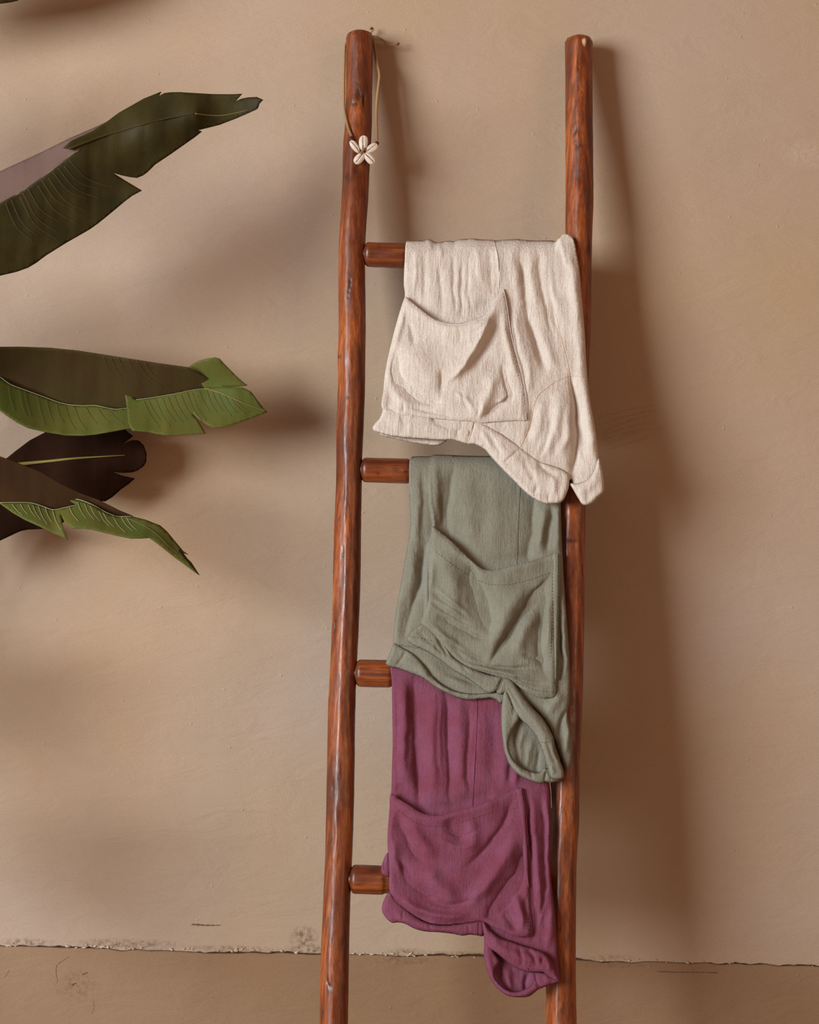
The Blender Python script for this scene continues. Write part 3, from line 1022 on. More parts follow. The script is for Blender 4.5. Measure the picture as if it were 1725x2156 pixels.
def cr_cf_h(Q, d):
    y = Q[:, 1]
    h = 30.5 + 13.0 * sstep(500, 1060, y) + 6.0
    h = h + strokes_h(Q, c4.S([('r', [(850, 1220), (980, 1330), (1150, 1470), (1330, 1560)], 40, 3.5), ('r', [(1000, 1440), (1060, 1380), (1100, 1345)], 8, -2.2), ('r', [(900, 1240), (960, 1330), (1010, 1390)], 12, -2),
                                ('r', [(1200, 1420), (1240, 1470), (1330, 1520)], 14, -3), ('r', [(1120, 1400), (1150, 1480), (1200, 1560)], 16, -2.2), ('r', [(1290, 1480), (1300, 1560), (1290, 1640)], 18, 2.4),
                                ('r', [(1200, 1560), (1190, 1600), (1170, 1630)], 7, -2.5), ('r', [(1262, 1610), (1258, 1670)], 6, -2.5), ('r', [(870, 1230), (900, 1300), (950, 1370)], 12, 1.6)]), 1.2)
    return h + edge_drop(d, 10, 6) + 0.6 * gauze(Q, 1.4, 71)


cf = cloth_mesh('cuff', CR_CUFF_F, cr_cf_h, M_cream, cream, step=3.0)
stitches([c4.T([(1110, 1345), (1070, 1385), (1020, 1445)])], cr_cf_h, M_cream_t, cf)
seam('seam', c4.T([(826, 1192), (815, 1235), (786, 1316)]), cr_cf_h, M_cream_t, cf, .6, 0.0)
seam('seam', c4.T([(1200, 1566), (1192, 1590), (1176, 1624)]), cr_cf_h, M_cream_t, cf, .5, 0.0)
seam('seam', c4.T([(1263, 1606), (1260, 1640), (1257, 1672)]), cr_cf_h, M_cream_t, cf, .5, -.3)

CR_CUFF_B = c4.T([(1392, 1552), (1430, 1552), (1462, 1543), (1510, 1515), (1540, 1460), (1560, 1406), (1578, 1460), (1592, 1550), (1588, 1600), (1550, 1640), (1515, 1673), (1470, 1678), (1442, 1642), (1415, 1595)])


def cr_cb_h(Q, d):
    h = 30.5 + 13.0 * sstep(500, 1060, Q[:, 1]) + 4.5
    h = h + strokes_h(Q, c4.S([('r', [(1430, 1590), (1500, 1570), (1580, 1480)], 30, 3.0), ('r', [(1480, 1560), (1500, 1620), (1490, 1670)], 14, -1.8)]))
    return h + edge_drop(d, 9, 6) + 0.6 * gauze(Q, 1.2, 81)


cloth_mesh('cuff', CR_CUFF_B, cr_cb_h, M_cream, cream, step=3.0)
bh = cr_body_h
seam('seam', c4.T([(1310, 560), (1345, 720), (1386, 885), (1391, 1000)]), bh, M_cream_t, cream, .45, .1)
seam('seam', c4.T([(1490, 945), (1450, 926), (1390, 925), (1330, 945), (1260, 990), (1212, 1030), (1186, 1080), (1170, 1150), (1140, 1250), (1105, 1335)]), bh, M_cream_t, cream, .5, .1)
seam('placket_edge', c4.T([(946, 132), (968, 220), (975, 330), (978, 410)]), bh, M_cream, cream, .9, -.2)

# ================= sage green shorts
c5 = Panel(2.7645, 680, 920)
org = P(1030, 1650, YL(1650) - 0.03)
green = thing('shorts', 'sage green cotton gauze shorts with front pocket hanging over the second rung', 'shorts', org.tolist(), 'shorts hanging on the ladder')
GR_TOP = [(511, 119), (530, 114), (560, 112), (610, 113), (628, 112), (642, 105), (720, 104), (800, 108), (1000, 112), (1200, 116), (1368, 122)]
gr_top = c5.T(GR_TOP)
GR_BODY = c5.T(GR_TOP + [(1380, 240), (1386, 400), (1391, 560), (1396, 680),
                (1402, 800), (1416, 1000), (1431, 1200), (1439, 1400), (1436, 1540), (1425, 1610), (1440, 1700), (1452, 1800), (1446, 1900), (1420, 1940), (1390, 1880), (1345, 1760), (1280, 1640), (1180, 1540),
                (1060, 1440), (930, 1440), (780, 1340), (680, 1290), (560, 1240), (480, 1225), (413, 1205), (411, 1150), (420, 1050),
                (436, 950), (455, 850), (471, 750), (491, 640), (509, 520), (505, 400), (502, 250)])
GR_BS = c5.S([
    ('s', [(560, 1160), (585, 1050), (600, 940), (598, 850), (615, 700), (638, 540), (625, 400), (622, 250), (634, 90)], 3.5, 6.5),
    ('r', [(560, 120), (556, 480), (525, 780), (470, 1120)], 34, 3.0), ('a', [(612, 560), (560, 860), (510, 1000), (455, 1230)], (34, 14), -7.0), ('r', [(530, 900), (500, 1020), (470, 1150)], 16, 2),
    ('r', [(585, 130), (580, 400), (585, 620)], 16, -2), ('a', [(765, 80), (745, 300), (722, 430), (740, 640)], (40, 16), -4.6), ('r', [(665, 110), (660, 300), (670, 480)], 22, 3.0), ('r', [(700, 300), (690, 420), (695, 540)], 10, -2),
    ('r', [(860, 110), (850, 400), (870, 680)], 60, 2.5), ('r', [(1000, 150), (1010, 400), (1000, 720)], 50, 1.5),
    ('a', [(1235, 300), (1215, 540), (1180, 780)], (36, 14), -5), ('r', [(1285, 380), (1275, 520), (1255, 690)], 20, 3.2), ('r', [(1335, 380), (1318, 520), (1305, 690)], 15, -3.4), ('r', [(1370, 380), (1368, 560), (1358, 690)], 16, 3),
    ('r', [(1400, 900), (1412, 1150), (1410, 1400)], 22, 3.0), ('r', [(1385, 1100), (1390, 1300), (1375, 1450)], 14, -2.5), ('r', [(1420, 1560), (1390, 1640), (1370, 1760)], 14, -4.5), ('r', [(1400, 1480), (1340, 1560), (1290, 1600)], 30, 4),
    ('r', [(1430, 1640), (1432, 1740), (1410, 1860)], 18, 3.5)])


def gr_base(Q):
    return 27.5 + 10.0 * sstep(960, 1450, Q[:, 1]) + 3.0 * np.exp(-((Q[:, 0] - 1060) / 110) ** 2) * sstep(980, 1150, Q[:, 1])


GR_UP = c5.T([(680, 520), (780, 600), (880, 690), (960, 730), (1080, 720), (1200, 690)])


def gr_body_h(Q, d):
    return gr_base(Q) + strokes_h(Q, GR_BS, 1.5) * (.4 + .6 * sstep(965, 1030, Q[:, 1])) + gauze(Q, 0.7, 101, 22) * sstep(975, 1030, Q[:, 1]) + edge_drop(d, 12, 6) * sstep(1000, 1060, Q[:, 1]) - 4.0 * near(Q, GR_UP, 15) + wrap_drop(Q, gr_top, 32, 27.5)


cloth_mesh('body', GR_BODY, gr_body_h, M_green, green, wrap=(gr_top, 24, 0.24))

GR_PK = c5.T([(637, 520), (700, 566), (760, 616), (820, 676), (880, 733), (940, 771), (1000, 774), (1100, 750), (1200, 725), (1300, 695), (1342, 682), (1376, 679), (1376, 800), (1373, 900), (1366, 1100), (1361, 1300),
              (1356, 1420), (1350, 1510), (1310, 1519), (1272, 1520), (1180, 1480), (1100, 1425), (1045, 1404), (950, 1374), (850, 1342), (740, 1262), (650, 1155), (578, 1088), (592, 1020), (606, 950), (599, 850), (610, 730), (626, 640), (634, 570)])
GR_OPEN = c5.T([(637, 520), (700, 566), (760, 616), (820, 676), (880, 733), (940, 771), (1000, 774), (1100, 750), (1200, 725), (1300, 695), (1342, 682)])
GR_PS = c5.S([
    ('r', [(660, 620), (740, 800), (770, 960), (800, 1080)], 60, 5.0), ('a', [(820, 640), (875, 780), (935, 930), (975, 1110), (965, 1200)], (60, 12), -8.5), ('r', [(1030, 790), (1060, 920), (1030, 1080)], 60, 3.0),
    ('a', [(1345, 760), (1250, 890), (1120, 1080), (1010, 1250), (950, 1360)], (10, 34), -8.5), ('r', [(1190, 830), (1120, 960), (1040, 1110), (960, 1260)], 40, 4.5), ('r', [(1240, 1010), (1170, 1140), (1110, 1290)], 42, 4.5),
    ('a', [(1310, 860), (1285, 1030), (1268, 1200), (1280, 1330), (1320, 1440)], (34, 16), -6.5), ('r', [(1325, 900), (1318, 1100), (1320, 1280)], 20, 2.5),
    ('r', [(620, 890), (720, 960), (860, 1050)], 13, -2.4), ('r', [(615, 940), (740, 1030), (880, 1110)], 12, -2.6), ('a', [(640, 1010), (760, 1080), (880, 1150), (1000, 1190)], (34, 10), -5.0), ('a', [(700, 1190), (800, 1240), (900, 1290), (1010, 1320)], (12, 40), -5.0), ('r', [(640, 860), (760, 960), (900, 1080)], 12, 1.6),
    ('r', [(600, 1060), (720, 1170), (860, 1270), (1000, 1310)], 16, 3), ('r', [(720, 1225), (860, 1310), (1040, 1345), (1200, 1345), (1300, 1375)], 13, -3.6), ('r', [(800, 1290), (930, 1345), (1100, 1385), (1250, 1400)], 14, 3),
    ('r', [(1080, 1380), (1180, 1420), (1330, 1440)], 12, -2.4), ('r', [(1150, 1260), (1230, 1290), (1300, 1300)], 14, -2), ('r', [(640, 700), (640, 800), (625, 900)], 20, 2)])


def gr_pk_h(Q, d):
    gape = near(Q, GR_OPEN[2:-2], 26) * 7.0
    return gr_base(Q) + 4.0 + 3.0 * sstep(0, 9, d) + gape + 0.3 * strokes_h(Q, GR_BS, 1) * 0 + strokes_h(Q, GR_PS, 1.65) * sstep(0, 14, d) + 0.7 * gauze(Q, 0.9, 111, 24)


gr_pk = cloth_mesh('pocket', GR_PK, gr_pk_h, M_green, green, step=3.2)
stitches([c5.T([(655, 665), (700, 700), (760, 745), (850, 805), (950, 852), (1020, 862), (1090, 858), (1200, 832), (1325, 790)]),
          c5.T([(1335, 790), (1336, 900), (1332, 1100), (1326, 1290)]), c5.T([(1120, 1425), (1200, 1460), (1260, 1478), (1345, 1485)])], gr_pk_h, M_green_t, gr_pk)
# stitched band down the pocket's right edge
GR_BAND = c5.T([(1340, 676), (1376, 674), (1376, 800), (1374, 900), (1368, 1100), (1362, 1300), (1358, 1410), (1352, 1410), (1350, 1300), (1344, 1100), (1342, 900), (1341, 800)])


def gr_band_h(Q, d):
    return gr_pk_h(Q, np.full(len(Q), 4.0)) + 1.0 + 1.6 * sstep(0, 4, d)


gb = cloth_mesh('pocket_band', GR_BAND, gr_band_h, M_green, green, step=2.6, corners=True)
seam('seam', c5.T([(1377, 676), (1377, 800), (1374, 900), (1368, 1100), (1362, 1300), (1357, 1420), (1351, 1508)]), gr_pk_h, M_green_t, gr_pk, .55, .3)
seam('seam', c5.T([(1150, 290), (1140, 480), (1131, 740)]), gr_body_h, M_green_t, green, .45, .1)

GR_HEM = c5.T([(581, 1084), (540, 1110), (510, 1140), (491, 1180), (520, 1208), (600, 1246), (680, 1298), (760, 1358), (860, 1418), (920, 1462), (970, 1492), (1012, 1476), (1040, 1422), (1046, 1400), (980, 1385),
               (900, 1358), (800, 1308), (740, 1258), (700, 1198), (655, 1148), (620, 1108)])


def gr_hem_h(Q, d):
    h = gr_base(Q) + 5.5 + strokes_h(Q, c5.S([('r', [(520, 1160), (680, 1250), (860, 1370), (1000, 1440)], 26, 3.5), ('r', [(655, 1150), (690, 1220), (740, 1290)], 9, -4), ('r', [(640, 1200), (700, 1270)], 8, -3),
                                               ('r', [(690, 1180), (745, 1280)], 9, 3), ('r', [(800, 1320), (860, 1380), (960, 1430)], 9, -2.2), ('r', [(560, 1130), (600, 1180), (640, 1210)], 12, -2)]))
    return h + edge_drop(d, 8, 5) + 0.6 * gauze(Q, 1, 121)


gh = cloth_mesh('cuff', GR_HEM, gr_hem_h, M_green, green, step=2.8)
stitches([c5.T([(505, 1160), (570, 1172), (650, 1190)]), c5.T([(1005, 1455), (1030, 1420), (1042, 1404)])], gr_hem_h, M_green_t, gh)

GR_IN = c5.T([(440, 1205), (520, 1195), (700, 1280), (880, 1400), (990, 1470), (1040, 1520), (960, 1505), (850, 1505), (760, 1480), (660, 1425), (570, 1330), (490, 1260)])
cloth_mesh('leg_lining', GR_IN, lambda Q, d: gr_base(Q) - 4 + 8 * strokes_h(Q, c5.S([('r', [(560, 1280), (700, 1390), (900, 1480)], 30, .5)])) + strokes_h(Q, c5.S([('r', [(700, 1380), (820, 1410), (920, 1450)], 12, -3)])), M_green, green, step=3.6)

GR_BCUFF = c5.T([(413, 1203), (480, 1233), (540, 1273), (590, 1330), (650, 1406), (710, 1450), (780, 1480), (850, 1492), (950, 1490), (1010, 1482), (1060, 1470), (1070, 1500), (1040, 1552), (1010, 1532), (985, 1522), (920, 1526), (850, 1531), (790, 1520),
                  (720, 1491), (650, 1451), (580, 1402), (500, 1371), (430, 1346), (390, 1338), (367, 1320), (376, 1290), (395, 1245)])


def gr_bc_h(Q, d):
    h = gr_base(Q) + 1.5 + strokes_h(Q, c5.S([('r', [(400, 1270), (560, 1350), (700, 1460), (900, 1510)], 26, 3.5), ('r', [(480, 1240), (450, 1300), (410, 1340)], 8, -2.5), ('r', [(600, 1350), (650, 1430), (700, 1460)], 10, -2)]))
    return h + edge_drop(d, 8, 5.5) + .6 * gauze(Q, 1, 131)


cloth_mesh('cuff', GR_BCUFF, gr_bc_h, M_green, green, step=2.8)

# right leg: rolled cuff twisted open, lining showing inside the loop
GR_LOOP_IN = c5.T([(1065, 1490), (1150, 1540), (1240, 1620), (1320, 1720), (1360, 1820), (1385, 1900), (1385, 1985), (1280, 2006), (1200, 1986), (1130, 1948), (1084, 1890), (1056, 1820), (1046, 1740), (1042, 1640), (1046, 1550)])
GR_LINS = c5.S([('r', [(1130, 1620), (1100, 1760), (1120, 1900)], 30, -5), ('r', [(1230, 1740), (1200, 1850), (1180, 1960)], 18, 4), ('r', [(1270, 1800), (1250, 1900), (1250, 1990)], 13, -4), ('r', [(1170, 1680), (1150, 1800), (1150, 1920)], 16, 3)])
cloth_mesh('leg_lining', GR_LOOP_IN, lambda Q, d: gr_base(Q) - 2 + strokes_h(Q, GR_LINS, .8) + gauze(Q, .4, 140), M_green, green, step=3.4)

GR_LOOP_B = c5.T([(1060, 1470), (1085, 1500), (1110, 1560), (1148, 1632), (1120, 1680), (1090, 1750), (1082, 1800), (1100, 1860), (1150, 1915), (1210, 1945), (1262, 1950), (1290, 1925), (1320, 1930), (1370, 1930), (1405, 1974), (1385, 1998), (1335, 2012),
                   (1290, 2010), (1270, 2018), (1200, 1998), (1140, 1966), (1090, 1912), (1060, 1832), (1045, 1750), (1038, 1650), (1042, 1560)])


def gr_lb_h(Q, d):
    h = gr_base(Q) + 9.0 + strokes_h(Q, c5.S([('r', [(1070, 1540), (1060, 1700), (1075, 1830), (1150, 1950), (1260, 1990), (1370, 1970)], 22, 3.5), ('r', [(1310, 1925), (1300, 1960), (1290, 2010)], 8, -3.5), ('r', [(1210, 1940), (1230, 2000)], 9, -2.5),
                                               ('r', [(1100, 1560), (1110, 1620)], 10, -2)]))
    return h + edge_drop(d, 8, 6) + .6 * gauze(Q, 1.2, 151)


cloth_mesh('cuff', GR_LOOP_B, gr_lb_h, M_green, green, step=2.8)

GR_LOOP_F = c5.T([(1046, 1400), (1080, 1402), (1104, 1418), (1135, 1462), (1200, 1550), (1282, 1640), (1325, 1710), (1345, 1755), (1352, 1800), (1362, 1850), (1390, 1905), (1404, 1960), (1400, 1985), (1370, 1996), (1320, 1985), (1305, 1915), (1290, 1862), (1265, 1790),
                   (1238, 1735), (1200, 1690), (1150, 1640), (1115, 1590), (1090, 1530), (1065, 1490), (1035, 1500), (1010, 1482), (1030, 1440)])


def gr_lf_h(Q, d):
    h = gr_base(Q) + 9.0 + 7 * sstep(1440, 1520, Q[:, 1]) + strokes_h(Q, c5.S([('r', [(1060, 1430), (1150, 1560), (1260, 1690), (1320, 1810), (1370, 1950)], 26, 4), ('r', [(1300, 1755), (1330, 1830), (1370, 1920)], 11, -3), ('r', [(1330, 1900), (1350, 1960)], 10, 2.5),
                                               ('r', [(1070, 1440), (1120, 1530), (1180, 1610)], 9, -2)]))
    return h + edge_drop(d, 9, 7) + .6 * gauze(Q, 1.2, 161)


lf = cloth_mesh('cuff', GR_LOOP_F, gr_lf_h, M_green, green, step=2.8)
stitches([c5.T([(1268, 1776), (1310, 1778), (1344, 1758)])], gr_lf_h, M_green_t, lf)
seam('seam', c5.T([(1045, 1404), (1030, 1440), (1012, 1478)]), gr_lf_h, M_green_t, lf, .6, .2)
seam('loose_thread', c5.T([(1296, 1905), (1300, 1935), (1318, 1980), (1326, 2020)]), lambda Q, d: gr_base(Q) + 15.0, M_green_t, green, .7, 1.0)
seam('loose_thread', c5.T([(1322, 2010), (1328, 2060), (1330, 2110), (1332, 2160)]), lambda Q, d: gr_base(Q) + 6.0 - 5.0 * sstep(1650, 1700, Q[:, 1]), M_green, green, .5, 1.0)

# ================= plum shorts
c6 = Panel(2.782, 680, 1400)
org = P(1000, 2090, YL(2090) - 0.03)
plum = thing('shorts', 'plum purple cotton gauze shorts with front pocket hanging over the third rung', 'shorts', org.tolist(), 'shorts hanging on the ladder')
pl_top = c6.T([(404, -46), (600, -44), (900, -38), (1200, -34), (1318, -32)])
PL_BODY = c6.T([(404, -46), (600, -44), (900, -38), (1200, -34), (1318, -32), (1322, 300), (1328, 690), (1335, 780), (1336, 1000), (1338, 1250), (1350, 1370), (1362, 1470), (1373, 1600), (1380, 1750), (1384, 1840), (1300, 1760), (1180, 1700), (1050, 1640), (960, 1560),
                (850, 1530), (700, 1530), (560, 1500), (440, 1420), (395, 1345), (389, 1250), (384, 1150), (379, 1000), (389, 860), (401, 740), (405, 600), (409, 450), (407, 300), (404, 100)])
PL_BS = c6.S([
    ('a', [(545, -40), (530, 250), (540, 550), (575, 900)], (16, 60), -6.5), ('r', [(470, 20), (476, 350), (480, 760)], 36, 3.2), ('r', [(430, 100), (432, 400), (430, 700)], 12, -2), ('r', [(515, 40), (505, 300), (505, 640)], 14, -2),
    ('r', [(650, 100), (645, 450), (650, 820)], 32, 3.4), ('a', [(715, 60), (735, 450), (745, 900)], (10, 30), -3.6), ('r', [(690, 150), (690, 420), (700, 700)], 10, 1.4), ('r', [(800, 150), (810, 450), (820, 830)], 34, 2.6), ('r', [(860, 200), (850, 500), (850, 800)], 12, -1.8),
    ('s', [(878, 860), (890, 600), (904, 380), (906, 180)], 7, 1.0), ('r', [(985, 200), (1000, 450), (990, 740)], 40, -2.2), ('r', [(1060, 240), (1080, 500), (1070, 760)], 30, 1.8), ('r', [(1125, 500), (1128, 620), (1120, 730)], 18, 2.6), ('r', [(1095, 560), (1090, 700)], 12, -2.2),
    ('r', [(1220, 690), (1248, 1000), (1262, 1300), (1270, 1560)], 20, 3.6), ('r', [(1275, 690), (1296, 1000), (1302, 1300), (1250, 1620)], 13, -3.2), ('r', [(1315, 720), (1318, 1000), (1322, 1300)], 12, 2.4), ('r', [(1200, 760), (1215, 1000), (1228, 1200)], 12, -2.6),
    ('r', [(1310, 1280), (1295, 1400), (1262, 1560)], 10, 2.4), ('r', [(1340, 1400), (1335, 1540), (1310, 1680)], 22, 3), ('r', [(1240, 1400), (1250, 1520), (1225, 1640)], 12, -2)])


def pl_base(Q):
    return 28.0 + 8.0 * sstep(1500, 2050, Q[:, 1]) + 3.0 * np.exp(-((Q[:, 0] - 960) / 110) ** 2) * sstep(1450, 1650, Q[:, 1])


PL_UP = c6.T([(440, 740), (520, 790), (620, 840), (720, 840), (830, 810), (960, 770)])


def pl_body_h(Q, d):
    return pl_base(Q) + strokes_h(Q, PL_BS, 1.5) * (.4 + .6 * sstep(1400, 1460, Q[:, 1])) + gauze(Q, 0.7, 201, 24) * sstep(1410, 1460, Q[:, 1]) + edge_drop(d, 12, 6) * sstep(1430, 1490, Q[:, 1]) - 4.5 * near(Q, PL_UP, 15) + wrap_drop(Q, pl_top, 34, 28)


cloth_mesh('body', PL_BODY, pl_body_h, M_plum, plum, wrap=(pl_top, 27, 0.20))

PL_PK = c6.T([(400, 752), (450, 788), (510, 823), (570, 863), (640, 881), (700, 881), (780, 857), (860, 836), (950, 808), (1040, 768), (1130, 727), (1170, 723), (1182, 800), (1191, 900), (1200, 1050), (1205, 1200), (1212, 1400), (1220, 1570), (1206, 1587), (1140, 1592),
              (1060, 1560), (990, 1530), (940, 1503), (850, 1510), (740, 1521), (640, 1515), (560, 1480), (480, 1420), (430, 1372), (395, 1335), (389, 1200), (381, 1000), (390, 860)])
PL_OPEN = c6.T([(400, 752), (450, 788), (510, 823), (570, 863), (640, 881), (700, 881), (780, 857), (860, 836), (950, 808), (1040, 768), (1130, 727)])
PL_PS = c6.S([
    ('a', [(425, 840), (500, 1040), (620, 1190)], (40, 16), -5), ('r', [(480, 860), (570, 1020), (680, 1140)], 36, 3.5), ('a', [(430, 1090), (500, 1240), (600, 1330), (720, 1390)], (44, 18), -6.5), ('r', [(410, 1000), (430, 1150), (460, 1260)], 26, 3), ('r', [(580, 1180), (680, 1290), (820, 1360)], 44, 4.5),
    ('r', [(740, 870), (770, 960), (830, 1060)], 40, -4), ('r', [(850, 880), (880, 1000), (860, 1120)], 34, 3), ('a', [(1130, 740), (1030, 960), (900, 1130), (790, 1220)], (14, 44), -4), ('r', [(1160, 960), (1060, 1150), (940, 1310), (800, 1420)], 42, 6.0),
    ('a', [(1215, 1010), (1130, 1230), (1020, 1400), (920, 1530)], (20, 52), -9.5), ('r', [(1060, 1430), (1100, 1500), (1130, 1570)], 26, -3.5), ('r', [(1130, 1320), (1160, 1440), (1170, 1560)], 20, 4), ('r', [(1190, 1350), (1195, 1480)], 12, -3),
    ('r', [(410, 1340), (430, 1396), (520, 1455), (680, 1520)], 11, -5.5), ('r', [(440, 1350), (560, 1430), (720, 1470), (880, 1460)], 24, 4.5), ('r', [(600, 1380), (760, 1400), (900, 1370)], 16, -2.5), ('r', [(700, 960), (800, 1000), (920, 960)], 8, -1.2), ('r', [(660, 1000), (760, 1060), (900, 1060)], 14, 1.6)])


def pl_pk_h(Q, d):
    gape = near(Q, PL_OPEN[2:-2], 28) * 7.0
    return pl_base(Q) + 4.0 + 3.0 * sstep(0, 9, d) + gape + strokes_h(Q, PL_PS, 1.6) * sstep(0, 14, d) + .6 * gauze(Q, 0.8, 211, 26)


pp = cloth_mesh('pocket', PL_PK, pl_pk_h, M_plum, plum, step=3.2)
PL_BAND = c6.T([(1132, 724), (1168, 721), (1182, 800), (1188, 860), (1198, 1050), (1204, 1200), (1208, 1300), (1202, 1300), (1180, 1200), (1172, 1050), (1160, 900), (1146, 810)])


def pl_band_h(Q, d):
    return pl_pk_h(Q, np.full(len(Q), 4.0)) + 1.0 + 1.6 * sstep(0, 4, d)


cloth_mesh('pocket_band', PL_BAND, pl_band_h, M_plum, plum, step=2.6, corners=True)
seam('seam', c6.T([(1170, 724), (1183, 800), (1192, 900), (1201, 1050), (1206, 1200), (1213, 1400), (1221, 1570), (1206, 1587), (1140, 1592)]), pl_pk_h, M_plum_t, pp, .55, .2)
stitches([c6.T([(1110, 845), (1145, 835)]), c6.T([(1178, 1000), (1186, 1150), (1194, 1350), (1202, 1560)]), c6.T([(440, 850), (560, 930), (700, 945), (860, 905), (1000, 860)])], pl_pk_h, M_plum_t, pp, .28)
seam('seam', c6.T([(906, 200), (903, 380), (890, 600), (878, 836)]), pl_body_h, M_plum_t, plum, .4, .35)

PL_CUFF_L = c6.T([(392, 1328), (410, 1342), (432, 1374), (480, 1420), (560, 1480), (640, 1515), (740, 1520), (850, 1508), (942, 1500), (942, 1586), (900, 1584), (860, 1580), (820, 1586), (760, 1575), (680, 1566), (600, 1561), (540, 1546), (480, 1516), (440, 1508), (405, 1510),
                  (370, 1482), (347, 1440), (350, 1400), (370, 1352)])


def pl_cl_h(Q, d):
    h = pl_base(Q) + 2.0 + strokes_h(Q, c6.S([('r', [(385, 1380), (440, 1450), (560, 1520), (720, 1550), (900, 1545)], 26, 4), ('r', [(470, 1440), (480, 1500)], 9, -2), ('r', [(620, 1520), (640, 1560)], 9, -1.6), ('r', [(845, 1515), (850, 1580)], 8, -1.6)]))
    return h + edge_drop(d, 9, 7) + .6 * gauze(Q, 1, 221)


cu = cloth_mesh('cuff', PL_CUFF_L, pl_cl_h, M_plum, plum, step=2.8)
seam('seam', c6.T([(908, 1512), (906, 1550), (904, 1584)]), pl_cl_h, M_plum_t, cu, .6, 0)

PL_BUMP = c6.T([(384, 1100), (376, 1102), (360, 1130), (345, 1170), (341, 1205), (350, 1228), (368, 1238), (390, 1242), (402, 1180)])
cloth_mesh('back_leg', PL_BUMP, lambda Q, d: 33 + edge_drop(d, 9, 6) + strokes_h(Q, c6.S([('r', [(375, 1120), (358, 1180), (360, 1225)], 5, -3)])), M_plum, plum, step=2.6)

PL_LOOP_IN = c6.T([(960, 1570), (1040, 1640), (1160, 1700), (1280, 1760), (1360, 1840), (1300, 1868), (1220, 1920), (1140, 1930), (1060, 1900), (1000, 1830), (970, 1740), (958, 1640)])
cloth_mesh('leg_lining', PL_LOOP_IN, lambda Q, d: pl_base(Q) - 3 + strokes_h(Q, c6.S([('r', [(1080, 1760), (1090, 1850), (1120, 1920)], 20, 4), ('r', [(1200, 1790), (1190, 1860), (1200, 1930)], 15, -4), ('r', [(1030, 1740), (1040, 1840)], 16, -3)]), 1.2) + gauze(Q, 1, 240), M_plum, plum, step=3.2)

PL_LOOP_B = c6.T([(944, 1560), (975, 1620), (1010, 1690), (1035, 1735), (1010, 1790), (1010, 1830), (1045, 1875), (1090, 1905), (1140, 1912), (1200, 1890), (1240, 1850), (1232, 1802), (1290, 1800), (1340, 1820), (1386, 1856), (1340, 1872), (1290, 1890), (1262, 1902), (1212, 1940), (1150, 1947),
                   (1080, 1936), (1030, 1902), (988, 1850), (958, 1780), (943, 1700), (946, 1620)])


def pl_lb_h(Q, d):
    h = pl_base(Q) + 8.0 + strokes_h(Q, c6.S([('r', [(960, 1610), (985, 1760), (1030, 1870), (1130, 1928), (1230, 1900), (1330, 1855)], 20, 3.5), ('r', [(1236, 1805), (1250, 1860), (1285, 1895)], 7, -3.5), ('r', [(1290, 1820), (1330, 1850)], 10, 2)]))
    return h + edge_drop(d, 8, 6) + .6 * gauze(Q, 1, 231)


pb = cloth_mesh('cuff', PL_LOOP_B, pl_lb_h, M_plum, plum, step=2.8)
seam('seam', c6.T([(1236, 1806), (1246, 1850), (1280, 1896)]), pl_lb_h, M_plum_t, pb, .6, .3)

PL_LOOP_F = c6.T([(938, 1503), (965, 1535), (1000, 1568), (1040, 1596), (1100, 1616), (1160, 1638), (1240, 1663), (1300, 1688), (1340, 1738), (1370, 1800), (1387, 1856), (1335, 1834), (1290, 1802), (1250, 1802), (1190, 1797), (1120, 1768), (1060, 1722), (1010, 1682), (968, 1655), (944, 1585)])


def pl_lf_h(Q, d):
    h = pl_base(Q) + 9.0 + 6 * sstep(1960, 2030, Q[:, 1]) + strokes_h(Q, c6.S([('r', [(955, 1560), (1040, 1650), (1150, 1710), (1270, 1745), (1360, 1810)], 30, 4.5), ('r', [(1190, 1660), (1240, 1710), (1250, 1780)], 14, -3.5), ('r', [(1290, 1700), (1280, 1760)], 12, -3), ('r', [(1320, 1720), (1330, 1790)], 12, 2.5),
                                               ('r', [(1150, 1650), (1170, 1720), (1150, 1770)], 12, -2)]), 1.1)
    return h + edge_drop(d, 9, 7) + .6 * gauze(Q, 1.2, 251)


pf = cloth_mesh('cuff', PL_LOOP_F, pl_lf_h, M_plum, plum, step=2.8)
stitches([c6.T([(1222, 1735), (1214, 1760), (1196, 1795)])], pl_lf_h, M_plum_t, pf, .4)

# ------------------------------------------------------------------ shell necklace on the left rail
c1 = Panel(5.75, 640, 30)
q0 = P(765, 345, -0.085)
neck = thing('shell_necklace', 'cowrie shell flower necklace on a braided tan cord hung from the left ladder pole', 'necklace', q0.tolist())
MMPX = 0.00078


def lerp_path(pts):
    """pts: crop x, y, depth y"""
    p = np.array([(640 + x / 5.75, 30 + y / 5.75, yy * 1000) for x, y, yy in pts])
    c = catmull(p, 1.0)
    return P(c[:, 0], c[:, 1], c[:, 2] / 1000)


def braid(path, r, strands=3, pitch=0.0062, amp=0.8):
    L = np.concatenate([[0], np.cumsum(np.linalg.norm(np.diff(path, axis=0), axis=1))])
    n = max(8, int(L[-1] / 0.00055))
    s = np.linspace(0, L[-1], n)
    p = np.stack([np.interp(s, L, path[:, k]) for k in range(3)], -1)
    tan = np.gradient(p, axis=0)
    tan /= np.linalg.norm(tan, axis=1)[:, None]
    u = np.cross(tan, np.array([0, -1.0, 0.001]))
    u /= np.maximum(np.linalg.norm(u, axis=1), 1e-9)[:, None]
    v = np.cross(u, tan)
    out = []
    for k in range(strands):
        a = 2 * math.pi * (s / pitch + k / strands)
        out.append(tube(p + amp * r * (np.cos(a)[:, None] * u + np.sin(a)[:, None] * v), r * 0.58, 6))
    return out




